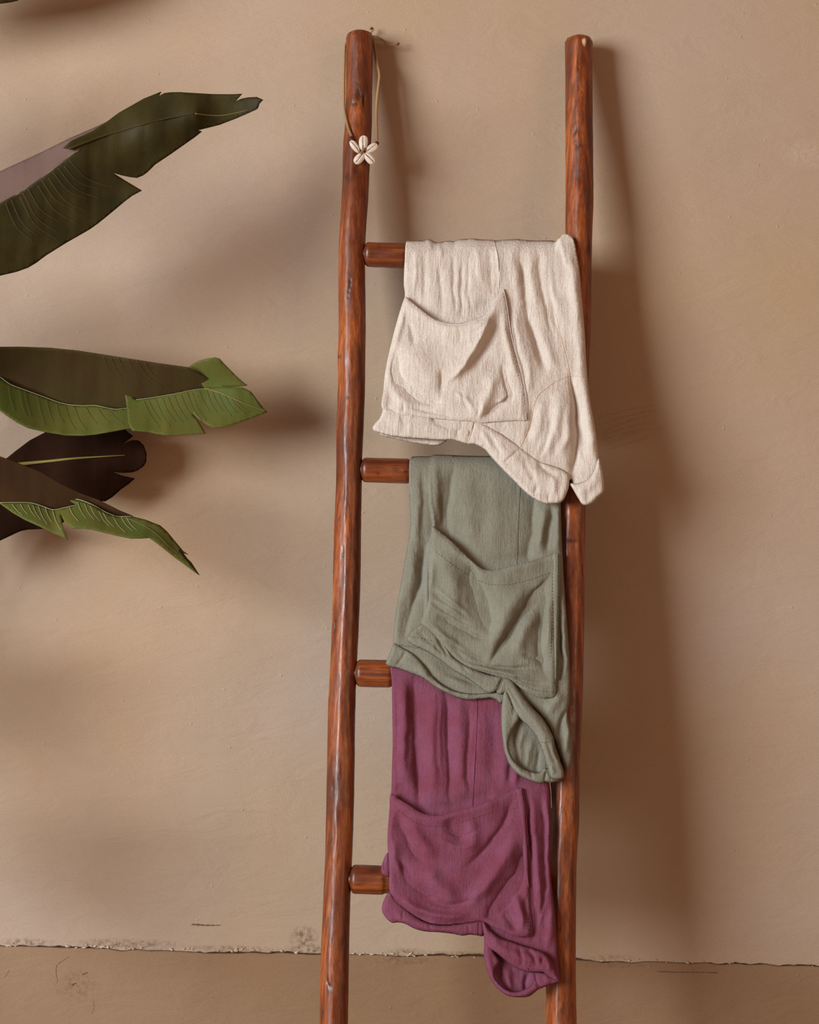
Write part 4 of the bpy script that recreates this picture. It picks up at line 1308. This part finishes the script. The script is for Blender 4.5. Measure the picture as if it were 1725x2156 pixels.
def rail_gap(x, y, out):
    """depth just in front of the left pole's round surface"""
    py, px = 30 + y / 5.75, 640 + x / 5.75
    l, r = rail_x(RAIL_L, py, 1), rail_x(RAIL_L, py, 2)
    R = (r - l) / 2 * 0.00079
    u = max(-1, min(1, (px - (l + r) / 2) / ((r - l) / 2)))
    return float(YL(py)) - R * math.sqrt(max(0, 1 - u * u)) - out


def side(x, y, off):
    return (x, y, float(YL(30 + y / 5.75)) - off)


SH_Y = rail_gap(715, 1655, 0.0100)
cord_l = lerp_path([(577, 1485, rail_gap(577, 1485, .007)), (535, 1370, rail_gap(535, 1370, .007)), (508, 1260, rail_gap(508, 1260, .007)), side(487, 1150, .010), side(483, 1000, .006), side(485, 800, .003), side(488, 600, .002),
                    side(492, 450, -.002), side(506, 360, -.016), side(560, 320, -.0265), side(680, 285, -.0275), side(790, 262, -.026)])
cord_r = lerp_path([(884, 1540, SH_Y + .006), side(882, 1400, .012), side(878, 1250, .010), side(885, 1050, .008), side(905, 850, .005), side(914, 740, .003), side(892, 620, .000), side(872, 500, -.004), side(850, 360, -.012), side(832, 285, -.020), side(792, 262, -.026)])
V, Fc = merge(braid(cord_l, 0.0019))
mesh_obj('cord', V, Fc, [M_cord], parent=neck)
V, Fc = merge(braid(cord_r, 0.0019))
mesh_obj('cord', V, Fc, [M_cord], parent=neck)
t1 = lerp_path([(790, 262, -0.010), (805, 232, -0.011), (828, 205, -0.012), (842, 180, -0.013), (830, 165, -0.014), (815, 172, -0.014)])
t2 = lerp_path([(800, 262, -0.010), (860, 268, -0.012), (905, 282, -0.015), (955, 310, -0.017), (1000, 355, -0.018), (1060, 370, -0.019), (1110, 368, -0.02), (1140, 345, -0.02)])
for tt, kx, ky, ky2 in ((t1, 818, 172, -0.014), (t2, 1140, 360, -0.02)):
    V, Fc = merge(braid(tt, 0.0011, 2, 0.005))
    tl = mesh_obj('cord_tail', V, Fc, [M_cord], parent=neck)
    w = P(640 + kx / 5.75, 30 + ky / 5.75, ky2)
    V, Fc = ellipsoid(w, np.array([[.7, 0, .7], [0, 1, 0], [-.7, 0, .7]]), (0.0030, 0.0022, 0.0022), 10, 8)
    mesh_obj('end_knot', V, Fc, [M_knot], parent=tl)

for (ax0, ay0, ax1, ay1, wid, tilt) in ((568, 1528, 668, 1676, 88, -.35), (728, 1468, 712, 1650, 112, 0.1), (893, 1578, 752, 1668, 104, .2), (617, 1806, 735, 1678, 106, 0), (852, 1806, 738, 1678, 106, .1)):
    a = P(640 + ax0 / 5.75, 30 + ay0 / 5.75, SH_Y)
    b = P(640 + ax1 / 5.75, 30 + ay1 / 5.75, SH_Y - 0.002)
    c = (a + b) / 2
    L = np.linalg.norm(b - a) / 2
    e0 = (b - a) / np.linalg.norm(b - a)            # outer tip -> flower centre
    e2 = np.array([0, -1.0, 0]) + tilt * np.cross(e0, [0, -1.0, 0])
    e2 = e2 - (e2 @ e0) * e0
    e2 /= np.linalg.norm(e2)
    e1 = np.cross(e2, e0)
    hw = wid / 2 / 5.75 * MMPX
    nu, nv = 40, 26
    V, Fc, mi = [], [], []
    for i in range(nv + 1):
        th = math.pi * i / nv
        for j in range(nu):
            ph = 2 * math.pi * j / nu
            lx = -math.cos(th)
            sx = max(0.0, math.sin(th)) ** 0.85
            wshape = 1 + 0.16 * -lx            # fuller at the outer end
            y_ = sx * math.cos(ph) * hw * wshape
            z_ = sx * math.sin(ph) * hw * (0.62 if math.sin(ph) > 0 else 0.8)
            if math.sin(ph) > 0:
                u_ = y_ / hw - 0.10 * math.sin(lx * 2.2)
                g = math.exp(-(u_ / 0.11) ** 2) * (1 - abs(lx) ** 6)
                z_ -= g * hw * 0.38
                z_ += math.exp(-((abs(u_) - .28) / .2) ** 2) * 0.06 * hw * (1 - lx * lx)
                z_ += 0.02 * hw * math.sin(lx * 40) * math.exp(-(u_ / 0.3) ** 2)
            V.append(c + e0 * lx * L + e1 * y_ + e2 * z_)
    for i in range(nv):
        for j in range(nu):
            Fc.append((i * nu + j, (i + 1) * nu + j, (i + 1) * nu + (j + 1) % nu, i * nu + (j + 1) % nu))
    sh = mesh_obj('cowrie_shell', V, Fc, [M_shell], parent=neck)
    # toothed dark opening down the middle of the shell
    path, rad = [], []
    for k in range(13):
        lx = -0.72 + 1.44 * k / 12
        path.append(c + e0 * lx * L + e1 * (0.10 * math.sin(lx * 2.2) * hw) + e2 * hw * 0.62 * 0.60 * math.sqrt(1 - lx * lx * .8))
        rad.append(0.00022 + 0.00055 * max(0, 0.25 + 0.75 * k / 12) * (1 if k < 11 else .5))
    v, f = tube(path, rad, 6)
    mesh_obj('shell_opening', v, f, [M_slit], parent=sh)
for bx, by, br in ((575, 1482, 22), (585, 1512, 22), (882, 1566, 30)):
    w = P(640 + bx / 5.75, 30 + by / 5.75, rail_gap(bx, by, .006) if bx < 700 else SH_Y + .004)
    V, Fc = ellipsoid(w, np.array([[.5, 0, -.86], [0, 1, 0], [.86, 0, .5]]), (br / 5.75 * MMPX * .85, br / 5.75 * MMPX * 1.05, br / 5.75 * MMPX * 1.05), 14, 10)
    mesh_obj('bead', V, Fc, [M_bead], parent=neck)
kn = lerp_path([(688, 1685, SH_Y - .004), (705, 1662, SH_Y - .007), (725, 1640, SH_Y - .007), (738, 1625, SH_Y - .0045)])
V, Fc = merge(braid(kn, 0.0016, 3, 0.004))
mesh_obj('center_knot', V, Fc, [M_cord], parent=neck)

# ------------------------------------------------------------------ broad-leaved plant whose leaves reach in from the left
PX0, PY0 = -1.16, -0.30
plant = thing('banana_plant', 'broad leaved banana plant with dark green torn leaves reaching in beside the ladder', 'plant', (PX0, PY0, 0))


def tps(ctrl):
    """smooth depth surface through (x, y, depth) control points"""
    c = np.array(ctrl, float)
    n = len(c)
    X = c[:, :2] / 300.0

    def K(A, B):
        r = np.linalg.norm(A[:, None] - B[None], axis=2)
        return np.where(r > 0, r * r * np.log(np.maximum(r, 1e-9)), 0)
    A = np.zeros((n + 3, n + 3))
    A[:n, :n] = K(X, X) + 1e-6 * np.eye(n)
    A[:n, n] = 1
    A[:n, n + 1:] = X
    A[n, :n] = 1
    A[n + 1:, :n] = X.T
    w = np.linalg.solve(A, np.concatenate([c[:, 2], [0, 0, 0]]))

    def f(Q):
        q = np.asarray(Q, float) / 300.0
        return K(q, X) @ w[:n] + w[n] + q @ w[n + 1:]
    return f


def leaf_patch(outline, dep, step=5.0, thick=0.0011, ripple=0.0015, sd=0, edge=0):
    out = resample(outline, step, True)
    Q, Tn, d = tri_region(out, step)
    y = dep(Q) + ripple * (vnoise(Q[:, 0] / 40, Q[:, 1] / 60, sd) + .5 * vnoise(Q[:, 0] / 16, Q[:, 1] / 90, sd + 1))
    y = y + edge * np.clip(1 - d / 12, 0, 1) ** 2
    return to_leaf(Q, y), Tn


def to_leaf(Q, y):
    return P(Q[:, 0], Q[:, 1], y)


def make_leaf(patches, label=None):
    """patches: (outline, depth function, material, seed); all blades of one leaf in one mesh"""
    parts, mi, mats = [], [], []
    for outl, dep, mat, sd in patches:
        v, f = leaf_patch(outl, dep, sd=sd)
        if mat not in mats:
            mats.append(mat)
        parts.append((v, f))
        mi += [mats.index(mat)] * len(f)
    V, Fc = merge(parts)
    o = mesh_obj('leaf', V, Fc, mats, parent=plant, midx=mi)
    md = o.modifiers.new('thickness', 'SOLIDIFY')
    md.thickness = 0.0011
    md.offset = -1
    if label:
        o['label'] = label
    return o


def leaf_line(name, pts, dep, mat, leaf, r0, r1, lift=0.0008, stuff=False):
    pl = pts if stuff else [pts]
    parts = []
    for p in pl:
        c = catmull(p, 4.0)
        y = dep(c) - lift
        n = len(c)
        parts.append(tube(P(c[:, 0], c[:, 1], y), [r0 + (r1 - r0) * i / (n - 1) for i in range(n)], 6))
    V, Fc = merge(parts)
    o = mesh_obj(name, V, Fc, [mat], parent=leaf)
    if stuff:
        o['kind'] = 'stuff'
    return o


def veins(starts, ends, bend, lo, hi):
    """side veins from points along one curve to points along another"""
    a, b = catmull(starts, 4.0), catmull(ends, 4.0)
    out = []
    for t in np.arange(lo, hi):
        pass
    return a, b


def vein_set(top, bot, n, bend, skip=0.0, seed=0, reach=0.86):
    a, b = catmull(top, 4.0), catmull(bot, 4.0)
    rr = random.Random(seed)
    out = []
    for k in range(n):
        t = (k + 0.5 + rr.uniform(-.25, .25)) / n
        p, q = a[int(t * (len(a) - 1))], b[int(t * (len(b) - 1))]
        e = rr.uniform(reach - .25, reach)
        q = p + (q - p) * e
        mid = (p + q) / 2 + np.array(bend) * np.linalg.norm(q - p)
        st = rr.uniform(0.0, 0.12)
        out.append([tuple(p + (mid - p) * st), tuple(mid), tuple(q)])
    return out


c2 = Panel(2.875, 0, 150)
c3 = Panel(2.875, 0, 680)

# --- upper leaf
dU = tps([(p[0], p[1], d) for p, d in zip(c2.T([(-300, 1000), (0, 800), (470, 480), (870, 320), (1180, 255), (1592, 172), (0, 1238), (280, 1115), (640, 885), (858, 722), (870, 625), (1222, 365), (-300, 1300), (720, 250), (975, 125), (1290, 138)]),
                                         [-0.335, -0.335, -0.335, -0.325, -0.320, -0.310, -0.285, -0.285, -0.285, -0.290, -0.290, -0.298, -0.285, -0.305, -0.294, -0.296])])
dUm = tps([(p[0], p[1], d) for p, d in zip(c2.T([(-300, 760), (0, 605), (250, 490), (640, 310), (-300, 1000), (0, 800), (300, 610), (470, 480)]), [-0.298, -0.298, -0.298, -0.308, -0.331, -0.331, -0.331, -0.333])])
U_MAIN = c2.T([(-300, 1010), (0, 798), (150, 715), (300, 610), (470, 478), (380, 465), (432, 420), (560, 362), (640, 310), (720, 250), (800, 205), (870, 165), (920, 145), (976, 123), (960, 150), (995, 132), (1030, 127), (1090, 126), (1150, 130),
               (1290, 138), (1400, 139), (1466, 136), (1424, 182), (1460, 166), (1500, 158), (1555, 155), (1593, 172), (1570, 196), (1562, 222), (1550, 232), (1500, 255), (1420, 290), (1330, 325), (1200, 358), (1224, 365), (1180, 400), (1130, 435), (1030, 505),
               (940, 565), (895, 610), (865, 632), (830, 646), (780, 640), (735, 630), (688, 617), (770, 668), (860, 722), (800, 755), (760, 785), (700, 835), (640, 885), (590, 925), (540, 960), (400, 1040), (280, 1115), (220, 1160), (170, 1190),
               (100, 1215), (0, 1238), (-120, 1260), (-300, 1290)])
U_MAUVE = c2.T([(-300, 730), (-140, 665), (0, 605), (130, 545), (250, 490), (420, 405), (560, 345), (645, 306), (560, 372), (500, 430), (480, 478), (390, 535), (300, 615), (150, 722), (0, 806), (-300, 1015)])
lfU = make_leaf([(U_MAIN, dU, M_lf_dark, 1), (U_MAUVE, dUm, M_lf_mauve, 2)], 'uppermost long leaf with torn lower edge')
leaf_line('midrib', c2.T([(420, 470), (600, 402), (740, 358), (870, 320), (1000, 288), (1180, 256)]), dU, M_lf_brown, lfU, .0022, .0010, .0004)
leaf_line('midrib', c2.T([(1180, 256), (1260, 266), (1340, 268), (1440, 250), (1500, 235)]), dU, M_midrib, lfU, .0010, .0004, .0006)
leaf_line('vein', [c2.T(p) for p in vein_set([(20, 800), (150, 725), (300, 620), (430, 530)], [(280, 1180), (450, 1040), (640, 890), (800, 750)], 12, (-.06, .10), seed=4)], dU, M_vein, lfU, .00035, .0002, .0016, True)
leaf_line('leaf_margin', c2.T([(0, 800), (150, 715), (300, 610), (470, 479)]), dUm, M_edge, lfU, .0004, .0004, .0012)

# --- middle leaf, folded along its length
dM1 = tps([(p[0], p[1], d) for p, d in zip(c3.T([(-300, 160), (0, 148), (480, 170), (960, 245), (1135, 270), (-300, 300), (0, 328), (380, 487), (820, 510), (1280, 395), (0, 240), (600, 340), (1350, 388)]),
                                           [-.175, -.172, -.168, -.155, -.148, -.112, -.110, -.108, -.110, -.118, -.140, -.135, -.118])])
dM2 = tps([(p[0], p[1], d) for p, d in zip(c3.T([(-300, 300), (0, 328), (380, 487), (820, 510), (-300, 480), (0, 530), (290, 662), (500, 682), (800, 650), (200, 560), (600, 600)]),
                                           [-.118, -.118, -.117, -.122, -.165, -.168, -.160, -.155, -.150, -.150, -.142])])
dM3 = tps([(p[0], p[1], d) for p, d in zip(c3.T([(750, 385), (820, 465), (1280, 395), (1617, 540), (800, 650), (1010, 680), (1245, 668), (1290, 635), (1440, 470), (1497, 378), (1300, 210)]),
                                           [-.120, -.124, -.126, -.130, -.158, -.158, -.150, -.146, -.136, -.132, -.150])])
M_1 = c3.T([(-300, 165), (-150, 152), (0, 147), (120, 146), (300, 152), (480, 170), (640, 195), (800, 220), (960, 245), (1137, 270), (1230, 320), (1360, 388), (1280, 400), (1170, 412), (1050, 438), (900, 462), (822, 470), (822, 512), (750, 524), (700, 528), (580, 508),
            (480, 508), (380, 495), (260, 453), (150, 412), (60, 378), (0, 336), (-100, 300), (-300, 290)])
M_2 = c3.T([(-300, 280), (-100, 292), (0, 328), (60, 370), (150, 405), (260, 445), (380, 487), (480, 500), (580, 500), (640, 512), (700, 522), (745, 518), (748, 530), (754, 516), (822, 508), (830, 560), (800, 650), (790, 636), (650, 662), (580, 674), (500, 682), (400, 680), (290, 662),
            (170, 635), (100, 600), (40, 560), (0, 530), (-100, 480), (-300, 440)])
M_3 = c3.T([(748, 383), (785, 425), (822, 465), (900, 455), (1050, 430), (1170, 405), (1280, 394), (1350, 388), (1400, 389), (1470, 391), (1496, 402), (1520, 415), (1540, 440), (1560, 470), (1590, 508), (1618, 540), (1540, 571), (1440, 606), (1390, 622), (1350, 632), (1290, 635), (1250, 616),
            (1200, 580), (1162, 543), (1200, 592), (1222, 628), (1246, 668), (1150, 675), (1080, 679), (1010, 680), (950, 672), (900, 660), (800, 651), (775, 600), (770, 520)])
M_4 = c3.T([(1137, 270), (1165, 248), (1200, 230), (1250, 216), (1300, 209), (1330, 217), (1360, 250), (1400, 290), (1440, 330), (1470, 355), (1499, 378), (1440, 386), (1350, 392), (1240, 400), (1200, 340)])
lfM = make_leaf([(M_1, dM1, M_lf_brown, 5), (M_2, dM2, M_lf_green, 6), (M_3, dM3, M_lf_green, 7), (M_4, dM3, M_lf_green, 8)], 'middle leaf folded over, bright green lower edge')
leaf_line('midrib', c3.T([(1240, 396), (1340, 425), (1440, 470), (1540, 510), (1612, 532)]), dM3, M_midrib, lfM, .0013, .0005, .0008)
leaf_line('leaf_margin', c3.T([(-100, 292), (0, 328), (60, 370), (150, 405), (260, 445), (380, 487), (480, 500), (580, 500), (640, 512), (700, 522), (745, 518), (820, 509)]), dM2, M_edge, lfM, .0006, .0004, .0012)
leaf_line('leaf_margin', c3.T([(824, 465), (900, 455), (1050, 430), (1170, 405), (1270, 395)]), dM3, M_edge, lfM, .0005, .0003, .0012)
leaf_line('vein', [c3.T(p) for p in vein_set([(20, 350), (200, 430), (400, 495), (680, 525)], [(60, 560), (300, 660), (520, 680), (790, 630)], 11, (-.03, .05), seed=5)], dM2, M_vein, lfM, .0003, .0002, .0016, True)
leaf_line('vein', [c3.T(p) for p in vein_set([(840, 470), (1050, 435), (1280, 400), (1440, 470)], [(960, 670), (1200, 660), (1300, 620), (1560, 560)], 16, (-.03, .06), seed=6)], dM3, M_vein, lfM, .0003, .0002, .0016, True)
leaf_line('vein', [c3.T(p) for p in vein_set([(600, 195), (760, 215), (900, 240)], [(800, 470), (960, 440), (1100, 415)], 6, (-.05, .08), seed=7)], dM1, M_vein, lfM, .0003, .00015, .0016, True)

# --- dark leaf behind
dD = tps([(p[0], p[1], d) for p, d in zip(c3.T([(-200, 900), (40, 820), (400, 640), (760, 645), (888, 790), (815, 942), (640, 1078), (250, 900), (400, 825), (700, 800)]), [-.075, -.078, -.060, -.055, -.075, -.060, -.055, -.070, -.088, -.082])])
D_1 = c3.T([(-250, 1000), (-60, 880), (38, 820), (100, 770), (180, 710), (268, 664), (300, 640), (500, 600), (740, 600), (760, 645), (780, 665), (805, 683), (770, 710), (733, 741), (770, 720), (795, 711), (820, 709), (842, 713), (870, 740), (888, 790), (886, 840), (874, 862), (860, 875),
            (830, 895), (800, 905), (740, 908), (678, 901), (740, 925), (817, 942), (780, 975), (730, 1010), (680, 1055), (638, 1080), (560, 1080), (400, 1050), (200, 1000), (-100, 1020)])
lfD = make_leaf([(D_1, dD, M_lf_black, 9)], 'near black shaded leaf behind with yellow midrib')
leaf_line('midrib', c3.T([(90, 858), (160, 850), (300, 836), (450, 820), (600, 810), (760, 800)]), dD, M_midrib, lfD, .0034, .0006, .0006)

# --- lower drooping leaf
dL1 = tps([(p[0], p[1], d) for p, d in zip(c3.T([(-300, 760), (0, 810), (250, 905), (600, 1075), (800, 1170), (-300, 1080), (0, 1088), (320, 1130), (560, 1100)]), [-0.275, -0.270, -0.260, -0.250, -0.245, -0.225, -0.228, -0.232, -0.238])])
dL2 = tps([(p[0], p[1], d) for p, d in zip(c3.T([(-300, 1040), (0, 1088), (320, 1130), (465, 1100), (710, 1170), (970, 1225), (1208, 1525), (410, 1313), (440, 1243), (700, 1285), (905, 1300), (240, 1230), (1060, 1420)]),
                                           [-0.245, -0.248, -0.248, -0.250, -0.255, -0.260, -0.270, -0.285, -0.288, -0.288, -0.280, -0.280, -0.275])])
L_1 = c3.T([(-300, 740), (-120, 780), (0, 810), (60, 830), (150, 865), (250, 905), (370, 975), (480, 1030), (600, 1075), (720, 1135), (805, 1170), (760, 1180), (705, 1180), (640, 1155), (560, 1115), (480, 1085), (440, 1120), (320, 1140), (190, 1100), (0, 1098), (-300, 1060)])
L_2 = c3.T([(-300, 1050), (-100, 1080), (0, 1088), (90, 1087), (190, 1090), (260, 1110), (320, 1130), (390, 1118), (466, 1100), (430, 1080), (408, 1064), (450, 1067), (480, 1070), (520, 1082), (560, 1100), (640, 1145), (675, 1162), (710, 1170), (760, 1166), (800, 1170), (880, 1190), (970, 1225), (1010, 1260),
            (1060, 1320), (1110, 1380), (1140, 1401), (1110, 1392), (1135, 1425), (1160, 1450), (1209, 1526), (1190, 1515), (1150, 1485), (1060, 1420), (960, 1340), (905, 1300), (850, 1303), (790, 1303), (700, 1285), (560, 1250), (500, 1243), (440, 1243), (418, 1230), (400, 1213), (380, 1185),
            (366, 1150), (372, 1200), (385, 1250), (411, 1314), (330, 1275), (240, 1230), (150, 1190), (80, 1150), (0, 1093), (-100, 1090), (-300, 1080)])
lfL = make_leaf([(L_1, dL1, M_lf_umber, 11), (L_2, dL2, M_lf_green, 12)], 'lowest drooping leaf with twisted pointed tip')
leaf_line('leaf_margin', c3.T([(0, 1088), (90, 1087), (190, 1090), (260, 1110), (320, 1130), (390, 1118), (466, 1100)]), dL2, M_edge, lfL, .0005, .0004, .0012)
leaf_line('leaf_margin', c3.T([(410, 1064), (480, 1070), (560, 1100), (640, 1145), (710, 1170), (800, 1170)]), dL2, M_edge, lfL, .0006, .0004, .0012)
leaf_line('midrib', c3.T([(760, 1178), (850, 1215), (940, 1270), (1010, 1340), (1080, 1400)]), dL2, M_vein, lfL, .0007, .0003, .0010)
leaf_line('vein', [c3.T(p) for p in vein_set([(60, 1095), (190, 1100), (340, 1135)], [(140, 1170), (260, 1225), (400, 1290)], 7, (-.03, .05), seed=8)], dL2, M_edge, lfL, .0004, .0002, .0016, True)
leaf_line('vein', [c3.T(p) for p in vein_set([(400, 1120), (480, 1080), (640, 1155), (800, 1180)], [(480, 1235), (620, 1255), (780, 1290), (900, 1295)], 9, (-.04, .06), seed=9)], dL2, M_edge, lfL, .0004, .0002, .0016, True)
leaf_line('torn_edge', c3.T([(1085, 1375), (1120, 1420), (1160, 1470), (1205, 1524)]), dL2, M_lf_black, lfL, .0016, .0005, .0010)

# --- low leaf at the left edge
dB = tps([(p[0], p[1], d) for p, d in zip(c3.T([(-300, 1000), (0, 1110), (262, 1245), (0, 1317), (-300, 1400), (385, 1200)]), [-.085, -.085, -.075, -.105, -.115, -.080])])
B_1 = c3.T([(-300, 1000), (0, 1080), (150, 1150), (300, 1180), (366, 1150), (388, 1204), (330, 1230), (264, 1246), (170, 1250), (130, 1258), (100, 1270), (0, 1317), (-300, 1440)])
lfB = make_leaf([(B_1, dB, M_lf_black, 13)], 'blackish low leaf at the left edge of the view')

# --- leaf above, only its lower edge in view
dT = tps([(-120, -200, -.19), (60, -160, -.19), (0, 8, -.13), (43, -2, -.13), (-200, 40, -.13), (120, -60, -.15), (150, -140, -.17)])
T_1 = [(-260, 40), (-120, 26), (0, 8), (23, 5), (36, 2), (44, -2), (90, -30), (135, -70), (160, -120), (140, -170), (80, -200), (-60, -190), (-260, -120)]
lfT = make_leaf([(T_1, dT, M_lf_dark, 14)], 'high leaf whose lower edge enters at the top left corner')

# leaves further left, out of the frame, that shade the wall
def side_leaf(cx, cy, L, Wd, ang, dep0):
    ca, sa = math.cos(ang), math.sin(ang)
    out = []
    for k in range(28):
        a = 2 * math.pi * k / 28
        lx, ly = L * math.cos(a), Wd * math.sin(a) * (1 - .25 * math.cos(a))
        out.append((cx + lx * ca - ly * sa, cy + lx * sa + ly * ca))
    d = tps([(cx, cy, dep0 - .03), (cx + L * ca, cy + L * sa, dep0), (cx - L * ca, cy - L * sa, dep0), (cx - Wd * sa, cy + Wd * ca, dep0 + .02), (cx + Wd * sa, cy - Wd * ca, dep0 + .03)])
    lf = make_leaf([(out, d, M_lf_dark, 20)])
    leaf_line('midrib', [(cx - L * ca, cy - L * sa), (cx, cy), (cx + L * .95 * ca, cy + L * .95 * sa)], d, M_midrib, lf, .003, .0008, .0004)


side_leaf(-330, 640, 190, 70, -.35, -.34)
side_leaf(-330, 1760, 200, 95, .3, -.36)
side_leaf(-420, 1420, 190, 70, .1, -.33)
side_leaf(-300, 200, 180, 60, -.5, -.30)

# stem, petioles and pot standing to the left
stem_top = np.array([PX0 + 0.02, PY0 + 0.05, 0.80])
v, f = tube([(PX0, PY0, 0.22), (PX0 - 0.01, PY0 + 0.01, 0.4), (PX0 + 0.005, PY0 + 0.03, 0.6), tuple(stem_top)], [.032, .03, .026, .018], 14)
mesh_obj('stem', v, f, [M_pet], parent=plant)
for (px, py, dep, zz) in ((-100, 150 + 1130 / 2.875, -.312, .78), (-100, 680 + 330 / 2.875, -.14, .74), (-80, 680 + 950 / 2.875, -.076, .66), (-100, 680 + 1040 / 2.875, -.245, .62), (-100, 680 + 1230 / 2.875, -.095, .56), (-85, -70, -.11, .8),
                         (-500, 700, -.34, .78), (-500, 1710, -.36, .5), (-590, 1400, -.33, .6), (-440, 280, -.30, .8)):
    e = P(px, py, dep)
    s = np.array([PX0 + 0.01, PY0 + 0.03, zz])
    mid = (s + e) / 2 + np.array([-0.05, -0.01, 0.02])
    pth = catmull([tuple(s), tuple(mid), tuple(e)], 0.02)
    v, f = tube(pth, np.linspace(.011, .004, len(pth)), 10)
    mesh_obj('petiole', v, f, [M_pet], parent=plant)
prof = [(0.0, 0.0), (0.105, 0.0), (0.115, 0.01), (0.15, 0.25), (0.162, 0.255), (0.165, 0.285), (0.150, 0.287), (0.140, 0.262), (0.136, 0.24)]
V, Fc = [], []
N = 40
for r_, z_ in prof:
    for j in range(N):
        a = 2 * math.pi * j / N
        V.append((PX0 + r_ * math.cos(a), PY0 + r_ * math.sin(a), z_))
for i in range(len(prof) - 1):
    for j in range(N):
        Fc.append((i * N + j, i * N + (j + 1) % N, (i + 1) * N + (j + 1) % N, (i + 1) * N + j))
mesh_obj('pot', V, Fc, [M_pot], parent=plant)
V = [(PX0, PY0, 0.248)] + [(PX0 + 0.139 * math.cos(2 * math.pi * j / N), PY0 + 0.139 * math.sin(2 * math.pi * j / N), 0.242) for j in range(N)]
mesh_obj('soil', V, [(0, 1 + j, 1 + (j + 1) % N) for j in range(N)], [M_soil], parent=plant)
